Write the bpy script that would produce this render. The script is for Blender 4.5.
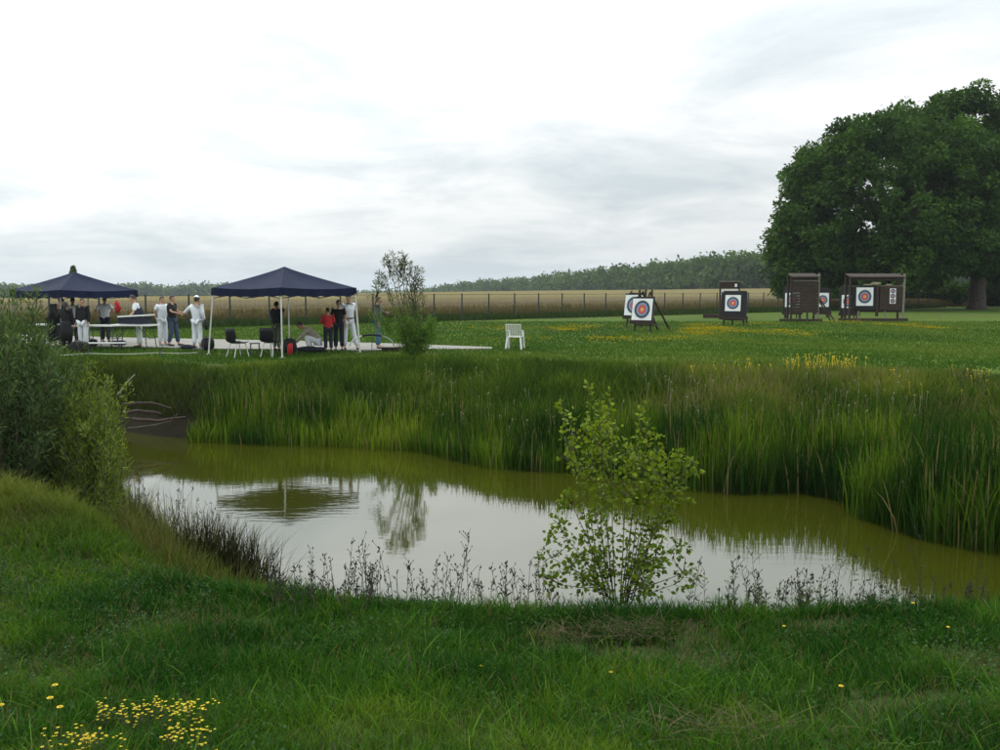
import bpy, bmesh, math, random
import numpy as np
from mathutils import Vector, Matrix, noise as mnoise
R = math.radians
random.seed(7)
rng = np.random.default_rng(11)
for o in list(bpy.data.objects): bpy.data.objects.remove(o)
scn = bpy.context.scene
col = scn.collection

# ------------------------------------------------------------------ camera
FPX, PITCH, CAMZ = 970.0, 5.0, 2.0
cd = bpy.data.cameras.new('camera'); cam = bpy.data.objects.new('camera', cd); col.objects.link(cam)
cam.location = (0, 0, CAMZ); cam.rotation_euler = (R(90-PITCH), 0, 0)
cd.sensor_width = 36; cd.lens = FPX/1000*36; cd.clip_start = 0.1; cd.clip_end = 9000
scn.camera = cam
# ------------------------------------------------------------------ sky and sun
SUN_EL, SUN_AZ = 48, -35           # degrees; azimuth from the view direction, negative = left
w = bpy.data.worlds.new('World'); scn.world = w; w.use_nodes = True
nt = w.node_tree; N = nt.nodes; L = nt.links
for n in list(N): N.remove(n)
def wn(t, **k):
    n = N.new(t)
    for a, b in k.items(): setattr(n, a, b)
    return n
out = wn('ShaderNodeOutputWorld'); bg = wn('ShaderNodeBackground'); L.new(bg.outputs[0], out.inputs[0])
tc = wn('ShaderNodeTexCoord'); sep = wn('ShaderNodeSeparateXYZ'); L.new(tc.outputs['Generated'], sep.inputs[0])
def wmath(op, a, b=None, clamp=False):
    n = wn('ShaderNodeMath', operation=op, use_clamp=clamp)
    for i, v in enumerate((a, b)):
        if v is None: continue
        if isinstance(v, (int, float)): n.inputs[i].default_value = v
        else: L.new(v, n.inputs[i])
    return n.outputs[0]
zc = wmath('MAXIMUM', sep.outputs[2], 0.0)
den = wmath('ADD', zc, 0.17)
cu = wmath('DIVIDE', sep.outputs[0], den); cv = wmath('DIVIDE', sep.outputs[1], den)
cmb = wn('ShaderNodeCombineXYZ'); L.new(cu, cmb.inputs[0]); L.new(cv, cmb.inputs[1])
n1 = wn('ShaderNodeTexNoise'); n1.inputs['Scale'].default_value = 1.25; n1.inputs['Detail'].default_value = 8; n1.inputs['Roughness'].default_value = 0.6
n1.inputs['Distortion'].default_value = 0.3
mp = wn('ShaderNodeMapping'); mp.inputs['Location'].default_value = (3.1, 1.7, 0.4); L.new(cmb.outputs[0], mp.inputs[0]); L.new(mp.outputs[0], n1.inputs['Vector'])
r1 = wn('ShaderNodeValToRGB'); L.new(n1.outputs['Fac'], r1.inputs[0])
r1.color_ramp.elements[0].position = 0.34; r1.color_ramp.elements[0].color = (0.77, 0.86, 0.90, 1)
r1.color_ramp.elements[1].position = 0.60; r1.color_ramp.elements[1].color = (1.16, 1.18, 1.18, 1)
# cloud deck is brighter overhead and towards the hidden sun
sd = Vector((math.sin(R(SUN_AZ))*math.cos(R(20)), math.cos(R(SUN_AZ))*math.cos(R(20)), math.sin(R(20))))
dot = wn('ShaderNodeVectorMath', operation='DOT_PRODUCT'); L.new(tc.outputs['Generated'], dot.inputs[0]); dot.inputs[1].default_value = sd
glow = wmath('POWER', wmath('MAXIMUM', dot.outputs['Value'], 0.0), 6.0)
up_ = wmath('MULTIPLY', wmath('POWER', zc, 1.25), 1.9)
gain = wmath('ADD', wmath('ADD', 0.74, up_), wmath('MULTIPLY', glow, 0.30))
mulc = wn('ShaderNodeVectorMath', operation='SCALE'); L.new(r1.outputs[0], mulc.inputs[0]); L.new(gain, mulc.inputs['Scale'])
hz_ = wn('ShaderNodeMix', data_type='RGBA')       # thin bright band low on the horizon
hf = wmath('POWER', wmath('SUBTRACT', 1.0, zc, True), 28.0)
L.new(wmath('MULTIPLY', hf, 0.75), hz_.inputs['Factor']); L.new(mulc.outputs[0], hz_.inputs['A']); hz_.inputs['B'].default_value = (0.68, 0.79, 0.86, 1)
sky = wn('ShaderNodeTexSky', sky_type='NISHITA'); sky.sun_disc = False; sky.sun_elevation = R(SUN_EL); sky.sun_rotation = R(SUN_AZ); sky.dust_density = 3
sks = wn('ShaderNodeVectorMath', operation='SCALE'); L.new(sky.outputs[0], sks.inputs[0]); sks.inputs['Scale'].default_value = 0.07
mixw = wn('ShaderNodeMix', data_type='RGBA'); mixw.inputs['Factor'].default_value = 0.10
L.new(hz_.outputs['Result'], mixw.inputs['A']); L.new(sks.outputs[0], mixw.inputs['B'])
L.new(mixw.outputs['Result'], bg.inputs[0]); bg.inputs[1].default_value = 1.0
sl = bpy.data.lights.new('sun', 'SUN'); sl.energy = 0.7; sl.angle = R(25); sl.color = (1, 0.97, 0.92)
so = bpy.data.objects.new('sun', sl); col.objects.link(so)
sv = Vector((math.sin(R(SUN_AZ))*math.cos(R(SUN_EL)), math.cos(R(SUN_AZ))*math.cos(R(SUN_EL)), math.sin(R(SUN_EL))))
so.rotation_euler = sv.to_track_quat('Z', 'Y').to_euler()
scn.view_settings.view_transform = 'Standard'; scn.view_settings.look = 'None'
scn.view_settings.exposure = 0.0; scn.view_settings.gamma = 1
scn.render.engine = 'CYCLES'
scn.cycles.max_bounces = 6; scn.cycles.volume_bounces = 0; scn.cycles.transparent_max_bounces = 6

# ------------------------------------------------------------------ helpers
def ray(px, py):
    u, v = (px-500)/FPX, -(py-375)/FPX
    c, s = math.cos(R(PITCH)), math.sin(R(PITCH))
    return u, c+v*s, v*c-s
def G(px, py, z=0.0):                       # point of the plane z seen at photo pixel (px, py)
    dx, dy, dz = ray(px, py); t = (z-CAMZ)/dz
    return Vector((dx*t, dy*t, z))
def D(px, py, Y):                           # point at depth Y seen at photo pixel (px, py)
    dx, dy, dz = ray(px, py); t = Y/dy
    return Vector((dx*t, Y, CAMZ+dz*t))
def proj(X, Y, Z):
    c, s = math.cos(R(PITCH)), math.sin(R(PITCH)); z = Z-CAMZ
    f = Y*c - z*s; v = Y*s + z*c
    return 500+FPX*X/f, 375-FPX*v/f
def tag(o, label=None, cat=None, group=None, kind=None):
    if label: o['label'] = label
    if cat: o['category'] = cat
    if group: o['group'] = group
    if kind: o['kind'] = kind
    return o
def empty(name, loc=(0,0,0), rz=0, label=None, cat=None, group=None):
    o = bpy.data.objects.new(name, None); col.objects.link(o); o.location = loc; o.rotation_euler = (0,0,rz)
    return tag(o, label, cat, group)
def obj(name, me, mat=None, parent=None):
    if isinstance(me, bmesh.types.BMesh):
        bm = me; me = bpy.data.meshes.new(name); bm.to_mesh(me); bm.free()
    o = bpy.data.objects.new(name, me); col.objects.link(o)
    if mat is not None:
        for m in (mat if isinstance(mat, (list, tuple)) else [mat]): me.materials.append(m)
    if parent: o.parent = parent
    return o
def smooth(o):
    o.data.polygons.foreach_set('use_smooth', [True]*len(o.data.polygons)); return o
def box(bm, c, s, rot=None, mi=0):
    m = Matrix.Translation(c) @ (rot.to_4x4() if rot is not None else Matrix()) @ Matrix.Diagonal((*s, 1))
    r = bmesh.ops.create_cube(bm, size=1, matrix=m)
    for f in {f for v in r['verts'] for f in v.link_faces}: f.material_index = mi
def bar(bm, a, b, w_, d=None, mi=0):
    a, b = Vector(a), Vector(b); d = d or w_; v = b-a
    q = v.to_track_quat('Z', 'Y').to_matrix()
    box(bm, (a+b)/2, (w_, d, v.length), q, mi)
def tube(bm, pts, rad, n=8, cap=True):
    pts = [Vector(p) for p in pts]; rings = []
    for i, p in enumerate(pts):
        t = (pts[min(i+1, len(pts)-1)] - pts[max(i-1, 0)]).normalized()
        q = t.to_track_quat('Z', 'Y').to_matrix(); r = rad[i] if isinstance(rad, (list, tuple)) else rad
        rings.append([bm.verts.new(p + q @ Vector((r*math.cos(2*math.pi*k/n), r*math.sin(2*math.pi*k/n), 0))) for k in range(n)])
    for a, b in zip(rings, rings[1:]):
        for k in range(n): bm.faces.new((a[k], a[(k+1) % n], b[(k+1) % n], b[k]))
    if cap: bm.faces.new(rings[0][::-1]); bm.faces.new(rings[-1])
def ball(bm, c, s, sub=2, rot=None):
    m = Matrix.Translation(c) @ (rot.to_4x4() if rot is not None else Matrix()) @ Matrix.Diagonal((*s, 1))
    return bmesh.ops.create_icosphere(bm, subdivisions=sub, radius=1, matrix=m)['verts']
def sstep(x): x = np.clip(x, 0, 1); return x*x*(3-2*x)
def vnoise(x, y, seed=0):                    # cheap smooth value noise, 0..1
    x = np.asarray(x, float); y = np.asarray(y, float)
    xi = np.floor(x).astype(np.int64); yi = np.floor(y).astype(np.int64); fx = sstep(x-xi); fy = sstep(y-yi)
    def h(a, b):
        n = (a*374761393 + b*668265263 + seed*1442695041) & 0x7fffffff
        n = ((n ^ (n >> 13))*1274126177) & 0x7fffffff
        return ((n ^ (n >> 16)) & 0xffff)/65535.0
    return (h(xi,yi)*(1-fx)+h(xi+1,yi)*fx)*(1-fy)+(h(xi,yi+1)*(1-fx)+h(xi+1,yi+1)*fx)*fy
def fbm(x, y, seed=0, o=4):
    a = 0; s = 0; k = 1.0
    for i in range(o): a = a + k*vnoise(np.asarray(x)*2**i+i*17.3, np.asarray(y)*2**i-i*9.1, seed+i); s += k; k *= .5
    return a/s

# ------------------------------------------------------------------ materials
def mat(name, base=(.5,.5,.5), rough=.6, noise=None, amt=.25, bump=0, bscale=30, metal=0, spec=.5, coords='Object'):
    m = bpy.data.materials.new(name); m.use_nodes = True; t = m.node_tree; p = t.nodes['Principled BSDF']
    p.inputs['Base Color'].default_value = (*base, 1); p.inputs['Roughness'].default_value = rough
    p.inputs['Metallic'].default_value = metal; p.inputs['Specular IOR Level'].default_value = spec
    if noise:
        c = t.nodes.new('ShaderNodeTexCoord'); n = t.nodes.new('ShaderNodeTexNoise'); n.inputs['Scale'].default_value = noise
        n.inputs['Detail'].default_value = 5; t.links.new(c.outputs[coords], n.inputs['Vector'])
        r = t.nodes.new('ShaderNodeValToRGB'); r.color_ramp.elements[0].position = .3; r.color_ramp.elements[1].position = .7
        r.color_ramp.elements[0].color = (*[v*(1-amt) for v in base], 1); r.color_ramp.elements[1].color = (*[min(1, v*(1+amt)) for v in base], 1)
        t.links.new(n.outputs['Fac'], r.inputs[0]); t.links.new(r.outputs[0], p.inputs['Base Color'])
    if bump:
        c = t.nodes.new('ShaderNodeTexCoord'); n = t.nodes.new('ShaderNodeTexNoise'); n.inputs['Scale'].default_value = bscale; n.inputs['Detail'].default_value = 4
        t.links.new(c.outputs[coords], n.inputs['Vector']); b = t.nodes.new('ShaderNodeBump'); b.inputs['Strength'].default_value = bump
        b.inputs['Distance'].default_value = .02; t.links.new(n.outputs['Fac'], b.inputs['Height']); t.links.new(b.outputs[0], p.inputs['Normal'])
    return m
def leafmat(name, trans=.35, rough=.55, spec=.3, k=.98):
    m = bpy.data.materials.new(name); m.use_nodes = True; t = m.node_tree; p = t.nodes['Principled BSDF']
    at_ = t.nodes.new('ShaderNodeAttribute'); at_.attribute_name = 'Col'; a = t.nodes.new('ShaderNodeVectorMath'); a.operation = 'SCALE'; a.inputs['Scale'].default_value = k; t.links.new(at_.outputs['Color'], a.inputs[0])
    t.links.new(a.outputs[0], p.inputs['Base Color']); p.inputs['Roughness'].default_value = rough; p.inputs['Specular IOR Level'].default_value = spec
    tr = t.nodes.new('ShaderNodeBsdfTranslucent'); g = t.nodes.new('ShaderNodeVectorMath'); g.operation = 'MULTIPLY'
    g.inputs[1].default_value = (1.3, 1.3, .4); t.links.new(a.outputs[0], g.inputs[0]); t.links.new(g.outputs[0], tr.inputs[0])
    mx = t.nodes.new('ShaderNodeMixShader'); mx.inputs[0].default_value = trans
    t.links.new(p.outputs[0], mx.inputs[1]); t.links.new(tr.outputs[0], mx.inputs[2])
    t.links.new(mx.outputs[0], t.nodes['Material Output'].inputs[0]); return m
M = dict(
 leaf=leafmat('leaf', .35, .55, .10, 1.0), blade=leafmat('grass_blade', .34, .65, .04, .90), treeleaf=leafmat('tree_leaf', .26, .65, .06, 1.08), reed=leafmat('reed_blade', .3, .6, .05, .76), dry=leafmat('dry_plant', .15, .8, .1),
 bark=mat('bark', (.055,.042,.03), .9, 6, .5, .6, 12), stem=mat('stem', (.07,.055,.035), .8, 20, .3),
 canvas=mat('navy_canvas', (.008,.013,.038), .8, 3, .25, .3, 5, spec=.15), greypole=mat('grey_pole', (.22,.23,.23), .5, 8, .1), whitemetal=mat('white_pole', (.62,.62,.60), .4, 8, .1), darkmetal=mat('dark_pole', (.04,.045,.05), .5, 8, .2),
 whiteplast=mat('white_plastic', (.72,.72,.70), .45, 5, .08), blackplast=mat('black_plastic', (.007,.008,.010), .6, 9, .3, spec=.2),
 concrete=mat('concrete', (.21,.20,.17), .85, 1.3, .16, .2, 25), oldwood=mat('dark_timber', (.032,.019,.012), .85, 9, .5, .5, 20),
 greywood=mat('weathered_wood', (.20,.18,.14), .85, 12, .35, .5, 25), black=mat('black_foam', (.006,.006,.007), .8, 9, .4, .3, 30), straw=mat('straw_boss', (.035,.035,.045), .9, 20, .5, .6, 60),
 paper=mat('target_paper', (.74,.76,.76), .7, 4, .05), t_black=mat('target_black', (.012,.018,.04), .6, 9, .2), t_blue=mat('target_blue', (.16,.24,.36), .6, 9, .1),
 t_red=mat('target_red', (.48,.07,.06), .6, 9, .1), t_gold=mat('target_gold', (.66,.32,.10), .6, 9, .1),
 fence=mat('fence_green', (.014,.025,.026), .55, 5, .2), rope=mat('rope', (.6,.6,.55), .8, 30, .15),
 red=mat('red_cloth', (.42,.015,.02), .85, 14, .25), white=mat('white_cloth', (.70,.72,.76), .85, 12, .06), dark=mat('dark_cloth', (.007,.007,.009), .9, 12, .3),
 navy=mat('navy_cloth', (.012,.016,.030), .9, 12, .3), jeans=mat('blue_denim', (.035,.06,.10), .9, 16, .3), lightjeans=mat('light_denim', (.06,.13,.20), .9, 16, .3), khaki=mat('khaki_cloth', (.10,.09,.055), .9, 14, .2),
 beige=mat('beige_cloth', (.33,.30,.23), .9, 14, .15), greengrey=mat('olive_cloth', (.07,.085,.05), .9, 14, .2),
 skin=mat('skin', (.42,.23,.15), .55, 10, .08), hair=mat('dark_hair', (.012,.009,.008), .6, 30, .4), capw=mat('white_cap_cloth', (.72,.73,.74), .9, 12, .05), eye=mat('eye', (.02,.015,.01), .2, 9, .1), shoe=mat('dark_shoe', (.02,.018,.016), .6, 9, .3), shoegrey=mat('grey_shoe', (.25,.25,.27), .6, 9, .2),
 yellow=mat('yellow_petal', (.62,.46,.015), .8, 40, .2), fluff=mat('seed_fluff', (.26,.24,.15), .95, 30, .3), litter=mat('white_litter', (.75,.77,.78), .5, 9, .1), tealbag=mat('teal_cloth', (.03,.09,.09), .9, 9, .2))

# ------------------------------------------------------------------ terrain
WZ = -1.4
far_px = [(60,420),(128,431),(160,436),(195,439),(250,441),(330,443),(400,446),(440,449),(480,460),(530,466),(575,468),(640,476),(690,485),(740,492),(800,491),(845,499),(870,518),(920,534),(960,543),(1010,552),(1080,562)]
FAR = [tuple(G(x, y, WZ)[:2]) for x, y in far_px]
near_px = [(60,455),(100,480),(128,512),(170,545),(215,572),(258,594)]
NEAR = [tuple(G(x, y, WZ)[:2]) for x, y in near_px] + [(-1.6,9.35),(0.2,8.75),(2.5,8.5),(5.0,8.55),(7.5,8.9),(9.6,9.6),(10.8,10.6)]
FAR.append((11.2, 11.6)); POLY = NEAR + FAR[::-1]
def segdist(X, Y, pts):
    d = np.full(X.shape, 1e9)
    for (ax, ay), (bx, by) in zip(pts, pts[1:]):
        vx, vy = bx-ax, by-ay; l = vx*vx+vy*vy+1e-12
        t = np.clip(((X-ax)*vx+(Y-ay)*vy)/l, 0, 1)
        d = np.minimum(d, np.hypot(X-ax-t*vx, Y-ay-t*vy))
    return d
def inside(X, Y, pts):
    r = np.zeros(X.shape, bool); n = len(pts)
    for i in range(n):
        ax, ay = pts[i]; bx, by = pts[(i+1) % n]
        c = ((ay > Y) != (by > Y)) & (X < (bx-ax)*(Y-ay)/(by-ay+1e-12)+ax); r ^= c
    return r
def shore(X, Y):
    X = np.asarray(X, float); Y = np.asarray(Y, float)
    df, dn = segdist(X, Y, FAR), segdist(X, Y, NEAR)
    s = np.minimum(df, dn); s = np.where(inside(X, Y, POLY), -s, s)
    wob = (fbm(X*.9, Y*.9, 5)-.5)*.35
    return s + wob*np.clip(1-np.abs(s)/3, 0, 1), df < dn
FA = np.array([1.0, 67.6]); FD = np.array([.745, .667]); FN = np.array([-.667, .745])
def fence_off(X, Y): return (X-FA[0])*FN[0] + (Y-FA[1])*FN[1]     # metres beyond the fence line
def hz(X, Y):
    X = np.asarray(X, float); Y = np.asarray(Y, float)
    s, far = shore(X, Y)
    Wf = 2.1 + 3.6*sstep((X+7.5)/4.0) + 2.0*sstep((X-3)/5)
    Wn = 2.35 + 2.3*sstep((-X-2.5)/3)*sstep((Y-9)/3)
    W_ = np.where(far, Wf, Wn)
    k = np.clip(s/W_, 0, 1)
    prof = np.where(far, 1-(1-k)**1.7, sstep(k*.92+.04))
    top = np.where(far, 1.4, 1.4-.22*sstep((X+5.2)/3.2)+.10*sstep((X-1)/1.5))
    z = WZ + top*prof
    z = np.where(s < 0, WZ - np.clip(-s*.55, 0, .7), z)
    z = z + .50*sstep((6.6-Y)/4.6)*(~far) * np.clip(s/3, 0, 1)
    z = z + np.where(s > 0, (fbm(X*.7, Y*.7, 2)-.5)*.12*np.clip(s, 0, 1)*np.clip(1.5-Y/40, .1, 1), 0)
    z = z + np.where((s > 0) & (Y < 14), (fbm(X*3.1, Y*3.1, 8)-.5)*.05*np.clip(s, 0, 1), 0)
    fo = fence_off(X, Y)
    t = sstep(fo/220)
    rise = .85 + .0155*np.clip(X, -260, 200)
    z = z + t*rise*1.0 - np.clip(Y-310, 0, 900)*.016*sstep((150-X)/260+.15) 
    return z
def axis(fine0, fine1, step, lo, hi, g=1.16):
    a = list(np.arange(fine0, fine1+step/2, step)); s = step; x = a[-1]
    while x < hi: s *= g; x += s; a.append(min(x, hi))
    s = step; x = a[0]; b = []
    while x > lo: s *= g; x -= s; b.append(max(x, lo))
    return np.array(b[::-1]+a)
xs = axis(-14, 16, .13, -2400, 2400); ys = axis(2, 34, .13, -60, 3200)
XX, YY = np.meshgrid(xs, ys); ZZ = hz(XX, YY)
def gridmesh(name, XX, YY, ZZ):
    nr, nc = XX.shape; v = np.stack([XX, YY, ZZ], -1).reshape(-1, 3)
    i = np.arange(nr*nc).reshape(nr, nc)
    f = np.stack([i[:-1,:-1], i[:-1,1:], i[1:,1:], i[1:,:-1]], -1).reshape(-1, 4)
    return rawmesh(name, v, f)
def rawmesh(name, v, f, colr=None, sm=True, extra=None):
    me = bpy.data.meshes.new(name); v = np.ascontiguousarray(v, np.float32)
    me.vertices.add(len(v)); me.vertices.foreach_set('co', v.ravel())
    if extra is None: loops = f.ravel(); starts = np.arange(len(f))*f.shape[1]
    else: loops, starts = extra
    me.loops.add(len(loops)); me.loops.foreach_set('vertex_index', loops.astype(np.int32))
    me.polygons.add(len(starts)); me.polygons.foreach_set('loop_start', starts.astype(np.int32))
    if colr is not None:
        a = me.color_attributes.new('Col', 'FLOAT_COLOR', 'POINT')
        c = np.ones((len(v), 4), np.float32); c[:, :3] = colr; a.data.foreach_set('color', c.ravel())
    me.update(calc_edges=True)
    if sm: me.polygons.foreach_set('use_smooth', np.ones(len(starts), bool))
    return me
gm = bpy.data.materials.new('turf'); gm.use_nodes = True
t = gm.node_tree; p = t.nodes['Principled BSDF']; p.inputs['Roughness'].default_value = .95; p.inputs['Specular IOR Level'].default_value = .1
at = t.nodes.new('ShaderNodeAttribute'); at.attribute_name = 'Col'
tcg = t.nodes.new('ShaderNodeTexCoord'); nz = t.nodes.new('ShaderNodeTexNoise'); nz.inputs['Scale'].default_value = 2.3; nz.inputs['Detail'].default_value = 8; nz.inputs['Roughness'].default_value = .7
t.links.new(tcg.outputs['Object'], nz.inputs['Vector']); rm = t.nodes.new('ShaderNodeMapRange'); rm.inputs[1].default_value = .3; rm.inputs[2].default_value = .7; rm.inputs[3].default_value = .55; rm.inputs[4].default_value = 1.45
t.links.new(nz.outputs['Fac'], rm.inputs[0]); vm = t.nodes.new('ShaderNodeVectorMath'); vm.operation = 'SCALE'
t.links.new(at.outputs['Color'], vm.inputs[0]); t.links.new(rm.outputs[0], vm.inputs['Scale']); t.links.new(vm.outputs[0], p.inputs['Base Color'])
bn = t.nodes.new('ShaderNodeBump'); bn.inputs['Strength'].default_value = .8; bn.inputs['Distance'].default_value = .04; n5 = t.nodes.new('ShaderNodeTexNoise'); n5.inputs['Scale'].default_value = 25; n5.inputs['Detail'].default_value = 4
t.links.new(tcg.outputs['Object'], n5.inputs['Vector']); t.links.new(n5.outputs['Fac'], bn.inputs['Height']); t.links.new(bn.outputs[0], p.inputs['Normal'])
S_, FARM = shore(XX, YY)
lawn = np.array([.060, .105, .012]); mud = np.array([.030, .024, .013]); soil = np.array([.030, .038, .012]); meadow = np.array([.07, .08, .03])
C = np.ones(XX.shape+(3,))*lawn
nn = fbm(XX*.25, YY*.12, 21)[..., None]; C = C*(.75+.5*nn)
olive = np.array([.075, .088, .020]); k = sstep((fbm(XX*.12, YY*.35, 31)-.45)*5)[..., None]; C = C*(1-k*.5)+olive*k*.5
b_ = np.clip(1-(S_-1)/5, 0, 1)[..., None]; C = C*(1-b_)+soil*b_
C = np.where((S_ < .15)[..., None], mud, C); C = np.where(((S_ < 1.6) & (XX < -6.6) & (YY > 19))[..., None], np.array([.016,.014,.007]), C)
nearm = ((YY < 12) & (S_ > 1))[..., None]; C = np.where(nearm, np.array([.035,.05,.013])*(.7+.6*nn), C)
C = np.where((fence_off(XX, YY) > 0)[..., None], meadow*(.8+.4*nn), C)
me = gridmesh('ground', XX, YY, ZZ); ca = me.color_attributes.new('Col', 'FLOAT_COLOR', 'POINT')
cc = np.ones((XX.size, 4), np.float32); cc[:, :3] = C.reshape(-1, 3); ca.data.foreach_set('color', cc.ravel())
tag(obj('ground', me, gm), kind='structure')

# water
wm = bpy.data.materials.new('pond_water'); wm.use_nodes = True; t = wm.node_tree; p = t.nodes['Principled BSDF']
p.inputs['Base Color'].default_value = (.036, .040, .003, 1); p.inputs['Roughness'].default_value = .035; p.inputs['IOR'].default_value = 2.3; p.inputs['Specular IOR Level'].default_value = .5
c = t.nodes.new('ShaderNodeTexCoord'); mpn = t.nodes.new('ShaderNodeMapping'); mpn.inputs['Scale'].default_value = (1.0, 2.6, 1); t.links.new(c.outputs['Object'], mpn.inputs[0])
na = t.nodes.new('ShaderNodeTexNoise'); na.inputs['Scale'].default_value = 2.6; na.inputs['Detail'].default_value = 3; t.links.new(mpn.outputs[0], na.inputs['Vector'])
nb = t.nodes.new('ShaderNodeTexNoise'); nb.inputs['Scale'].default_value = .35; t.links.new(c.outputs['Object'], nb.inputs['Vector'])
mr = t.nodes.new('ShaderNodeMapRange'); mr.inputs[1].default_value = .45; mr.inputs[2].default_value = .65; mr.inputs[3].default_value = .25; mr.inputs[4].default_value = 1; t.links.new(nb.outputs['Fac'], mr.inputs[0])
mm = t.nodes.new('ShaderNodeMath'); mm.operation = 'MULTIPLY'; t.links.new(na.outputs['Fac'], mm.inputs[0]); t.links.new(mr.outputs[0], mm.inputs[1])
bb = t.nodes.new('ShaderNodeBump'); bb.inputs['Strength'].default_value = .20; bb.inputs['Distance'].default_value = .012; t.links.new(mm.outputs[0], bb.inputs['Height']); t.links.new(bb.outputs[0], p.inputs['Normal'])
bm = bmesh.new(); vs = [bm.verts.new((x, y, WZ)) for x, y in ((-16,5),(16,5),(16,30),(-16,30))]; bm.faces.new(vs)
tag(obj('pond_water', bm, wm), kind='structure')

# concrete apron
slab_px = [(-60,333.5),(120,338.8),(300,342.3),(400,345.4),(492,348.0),(492,350.0),(420,350.8),(350,351.8),(300,351.0),(230,350.2),(120,347.8),(-60,345)]
SLAB = [tuple(G(x, y, 0)[:2]) for x, y in slab_px]
bm = bmesh.new()
top = [bm.verts.new((x, y, float(hz(x, y))+.05)) for x, y in SLAB]; bot = [bm.verts.new((x, y, -.2)) for x, y in SLAB]
bm.faces.new(top)
for i in range(len(top)): j = (i+1) % len(top); bm.faces.new((top[i], bot[i], bot[j], top[j]))
bmesh.ops.recalc_face_normals(bm, faces=bm.faces)
tag(obj('concrete_path', bm, M['concrete']), kind='structure')

# ------------------------------------------------------------------ mass vegetation builders
def lerp(a, b, k): return a*(1-k)+b*k
def blades_mesh(name, P, h, wd, lean, col_, bend=None, tipcol=None):
    n = len(P); az = rng.uniform(0, 2*np.pi, n); fa = rng.uniform(0, 2*np.pi, n)
    d = np.stack([np.cos(az), np.sin(az), np.zeros(n)], 1); sdv = np.stack([np.cos(fa), np.sin(fa), np.zeros(n)], 1)
    h = np.broadcast_to(h, n)[:, None]; wd = np.broadcast_to(wd, n)[:, None]; lean = np.broadcast_to(lean, n)[:, None]
    V = np.zeros((n, 7, 3)); Cc = np.zeros((n, 7, 3))
    for i, (tt, ww) in enumerate(((0, 1), (.4, .85), (.75, .55))):
        c0 = P + d*h*(lean*(.25*tt+.9*tt*tt)) + np.array([0,0,1.])*h*(tt-.35*lean*tt*tt)
        V[:, 2*i] = c0 - sdv*wd*.5*ww; V[:, 2*i+1] = c0 + sdv*wd*.5*ww
    V[:, 6] = P + d*h*lean*1.15 + np.array([0,0,1.])*h*(1-.35*lean)
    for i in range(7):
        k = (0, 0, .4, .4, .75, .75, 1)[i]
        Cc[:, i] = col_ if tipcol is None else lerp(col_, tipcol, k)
    base = np.arange(n)[:, None]*7
    lp = (base + np.array([0,1,3,2, 2,3,5,4, 4,5,6])).ravel(); st = (np.arange(n)[:, None]*11 + np.array([0,4,8])).ravel()
    return rawmesh(name, V.reshape(-1, 3), None, Cc.reshape(-1, 3), False, (lp, st))
def leaves_mesh(name, P, ln, wd, col_, dirs=None, nrm=None, droop=0):
    n = len(P)
    d = rng.normal(size=(n, 3)) if dirs is None else dirs + rng.normal(size=(n, 3))*.45
    d[:, 2] -= droop; d /= np.linalg.norm(d, axis=1)[:, None]
    a = rng.normal(size=(n, 3)) if nrm is None else nrm + rng.normal(size=(n, 3))*.6
    s = np.cross(d, a); s /= np.linalg.norm(s, axis=1)[:, None]+1e-9; nn_ = np.cross(s, d)
    ln = np.broadcast_to(ln, n)[:, None]; wd = np.broadcast_to(wd, n)[:, None]
    V = np.stack([P, P+d*ln*.45-s*wd*.5+nn_*wd*.12, P+d*ln, P+d*ln*.45+s*wd*.5+nn_*wd*.12], 1)
    f = np.arange(n*4).reshape(n, 4)
    return rawmesh(name, V.reshape(-1, 3), f, np.repeat(col_, 4, 0), False)
def pick(cols, n, jit=.2, k=None):
    cols = np.array(cols); 
    if k is None: k = rng.uniform(0, 1, n)
    x = np.clip(k, 0, .9999)*(len(cols)-1); i = x.astype(int); f = (x-i)[:, None]
    return (cols[i]*(1-f)+cols[i+1]*f)*rng.uniform(1-jit, 1+jit, (n, 1))
def inframe(X, Y, Z, m=90): 
    px, py = proj(X, Y, Z); return (px > -m) & (px < 1000+m) & (py < 750+m)


# ------------------------------------------------------------------ people
def skin_mesh(name, verts, edges, rads, root=0, sub=1):
    me = bpy.data.meshes.new('tmp'); me.from_pydata([tuple(v) for v in verts], edges, [])
    o = bpy.data.objects.new('tmp', me); col.objects.link(o)
    sk = o.modifiers.new('s', 'SKIN'); sk.use_smooth_shade = True; sb = o.modifiers.new('b', 'SUBSURF'); sb.levels = sub; sb.render_levels = sub
    for i, r in enumerate(rads):
        v = me.skin_vertices[0].data[i]; v.radius = r if isinstance(r, tuple) else (r, r); v.use_root = (i == root)
    bpy.context.view_layer.update()
    dg = bpy.context.evaluated_depsgraph_get(); r = bpy.data.meshes.new_from_object(o.evaluated_get(dg))
    bpy.data.objects.remove(o); bpy.data.meshes.remove(me); r.name = name; return r
BASEJ = dict(pelvis=(0,0,.95), spine=(0,.0,1.12), chest=(0,.0,1.32), neck=(0,.0,1.48), head=(0,-.015,1.60),
  shL=(.18,0,1.42), elL=(.235,.02,1.15), wrL=(.24,-.05,.90), shR=(-.18,0,1.42), elR=(-.235,.02,1.15), wrR=(-.24,-.05,.90),
  hipL=(.095,0,.90), knL=(.105,-.02,.50), anL=(.11,.02,.09), hipR=(-.095,0,.90), knR=(-.105,-.02,.50), anR=(-.11,.02,.09))
FOOTF = (0,-1,0)
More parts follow.
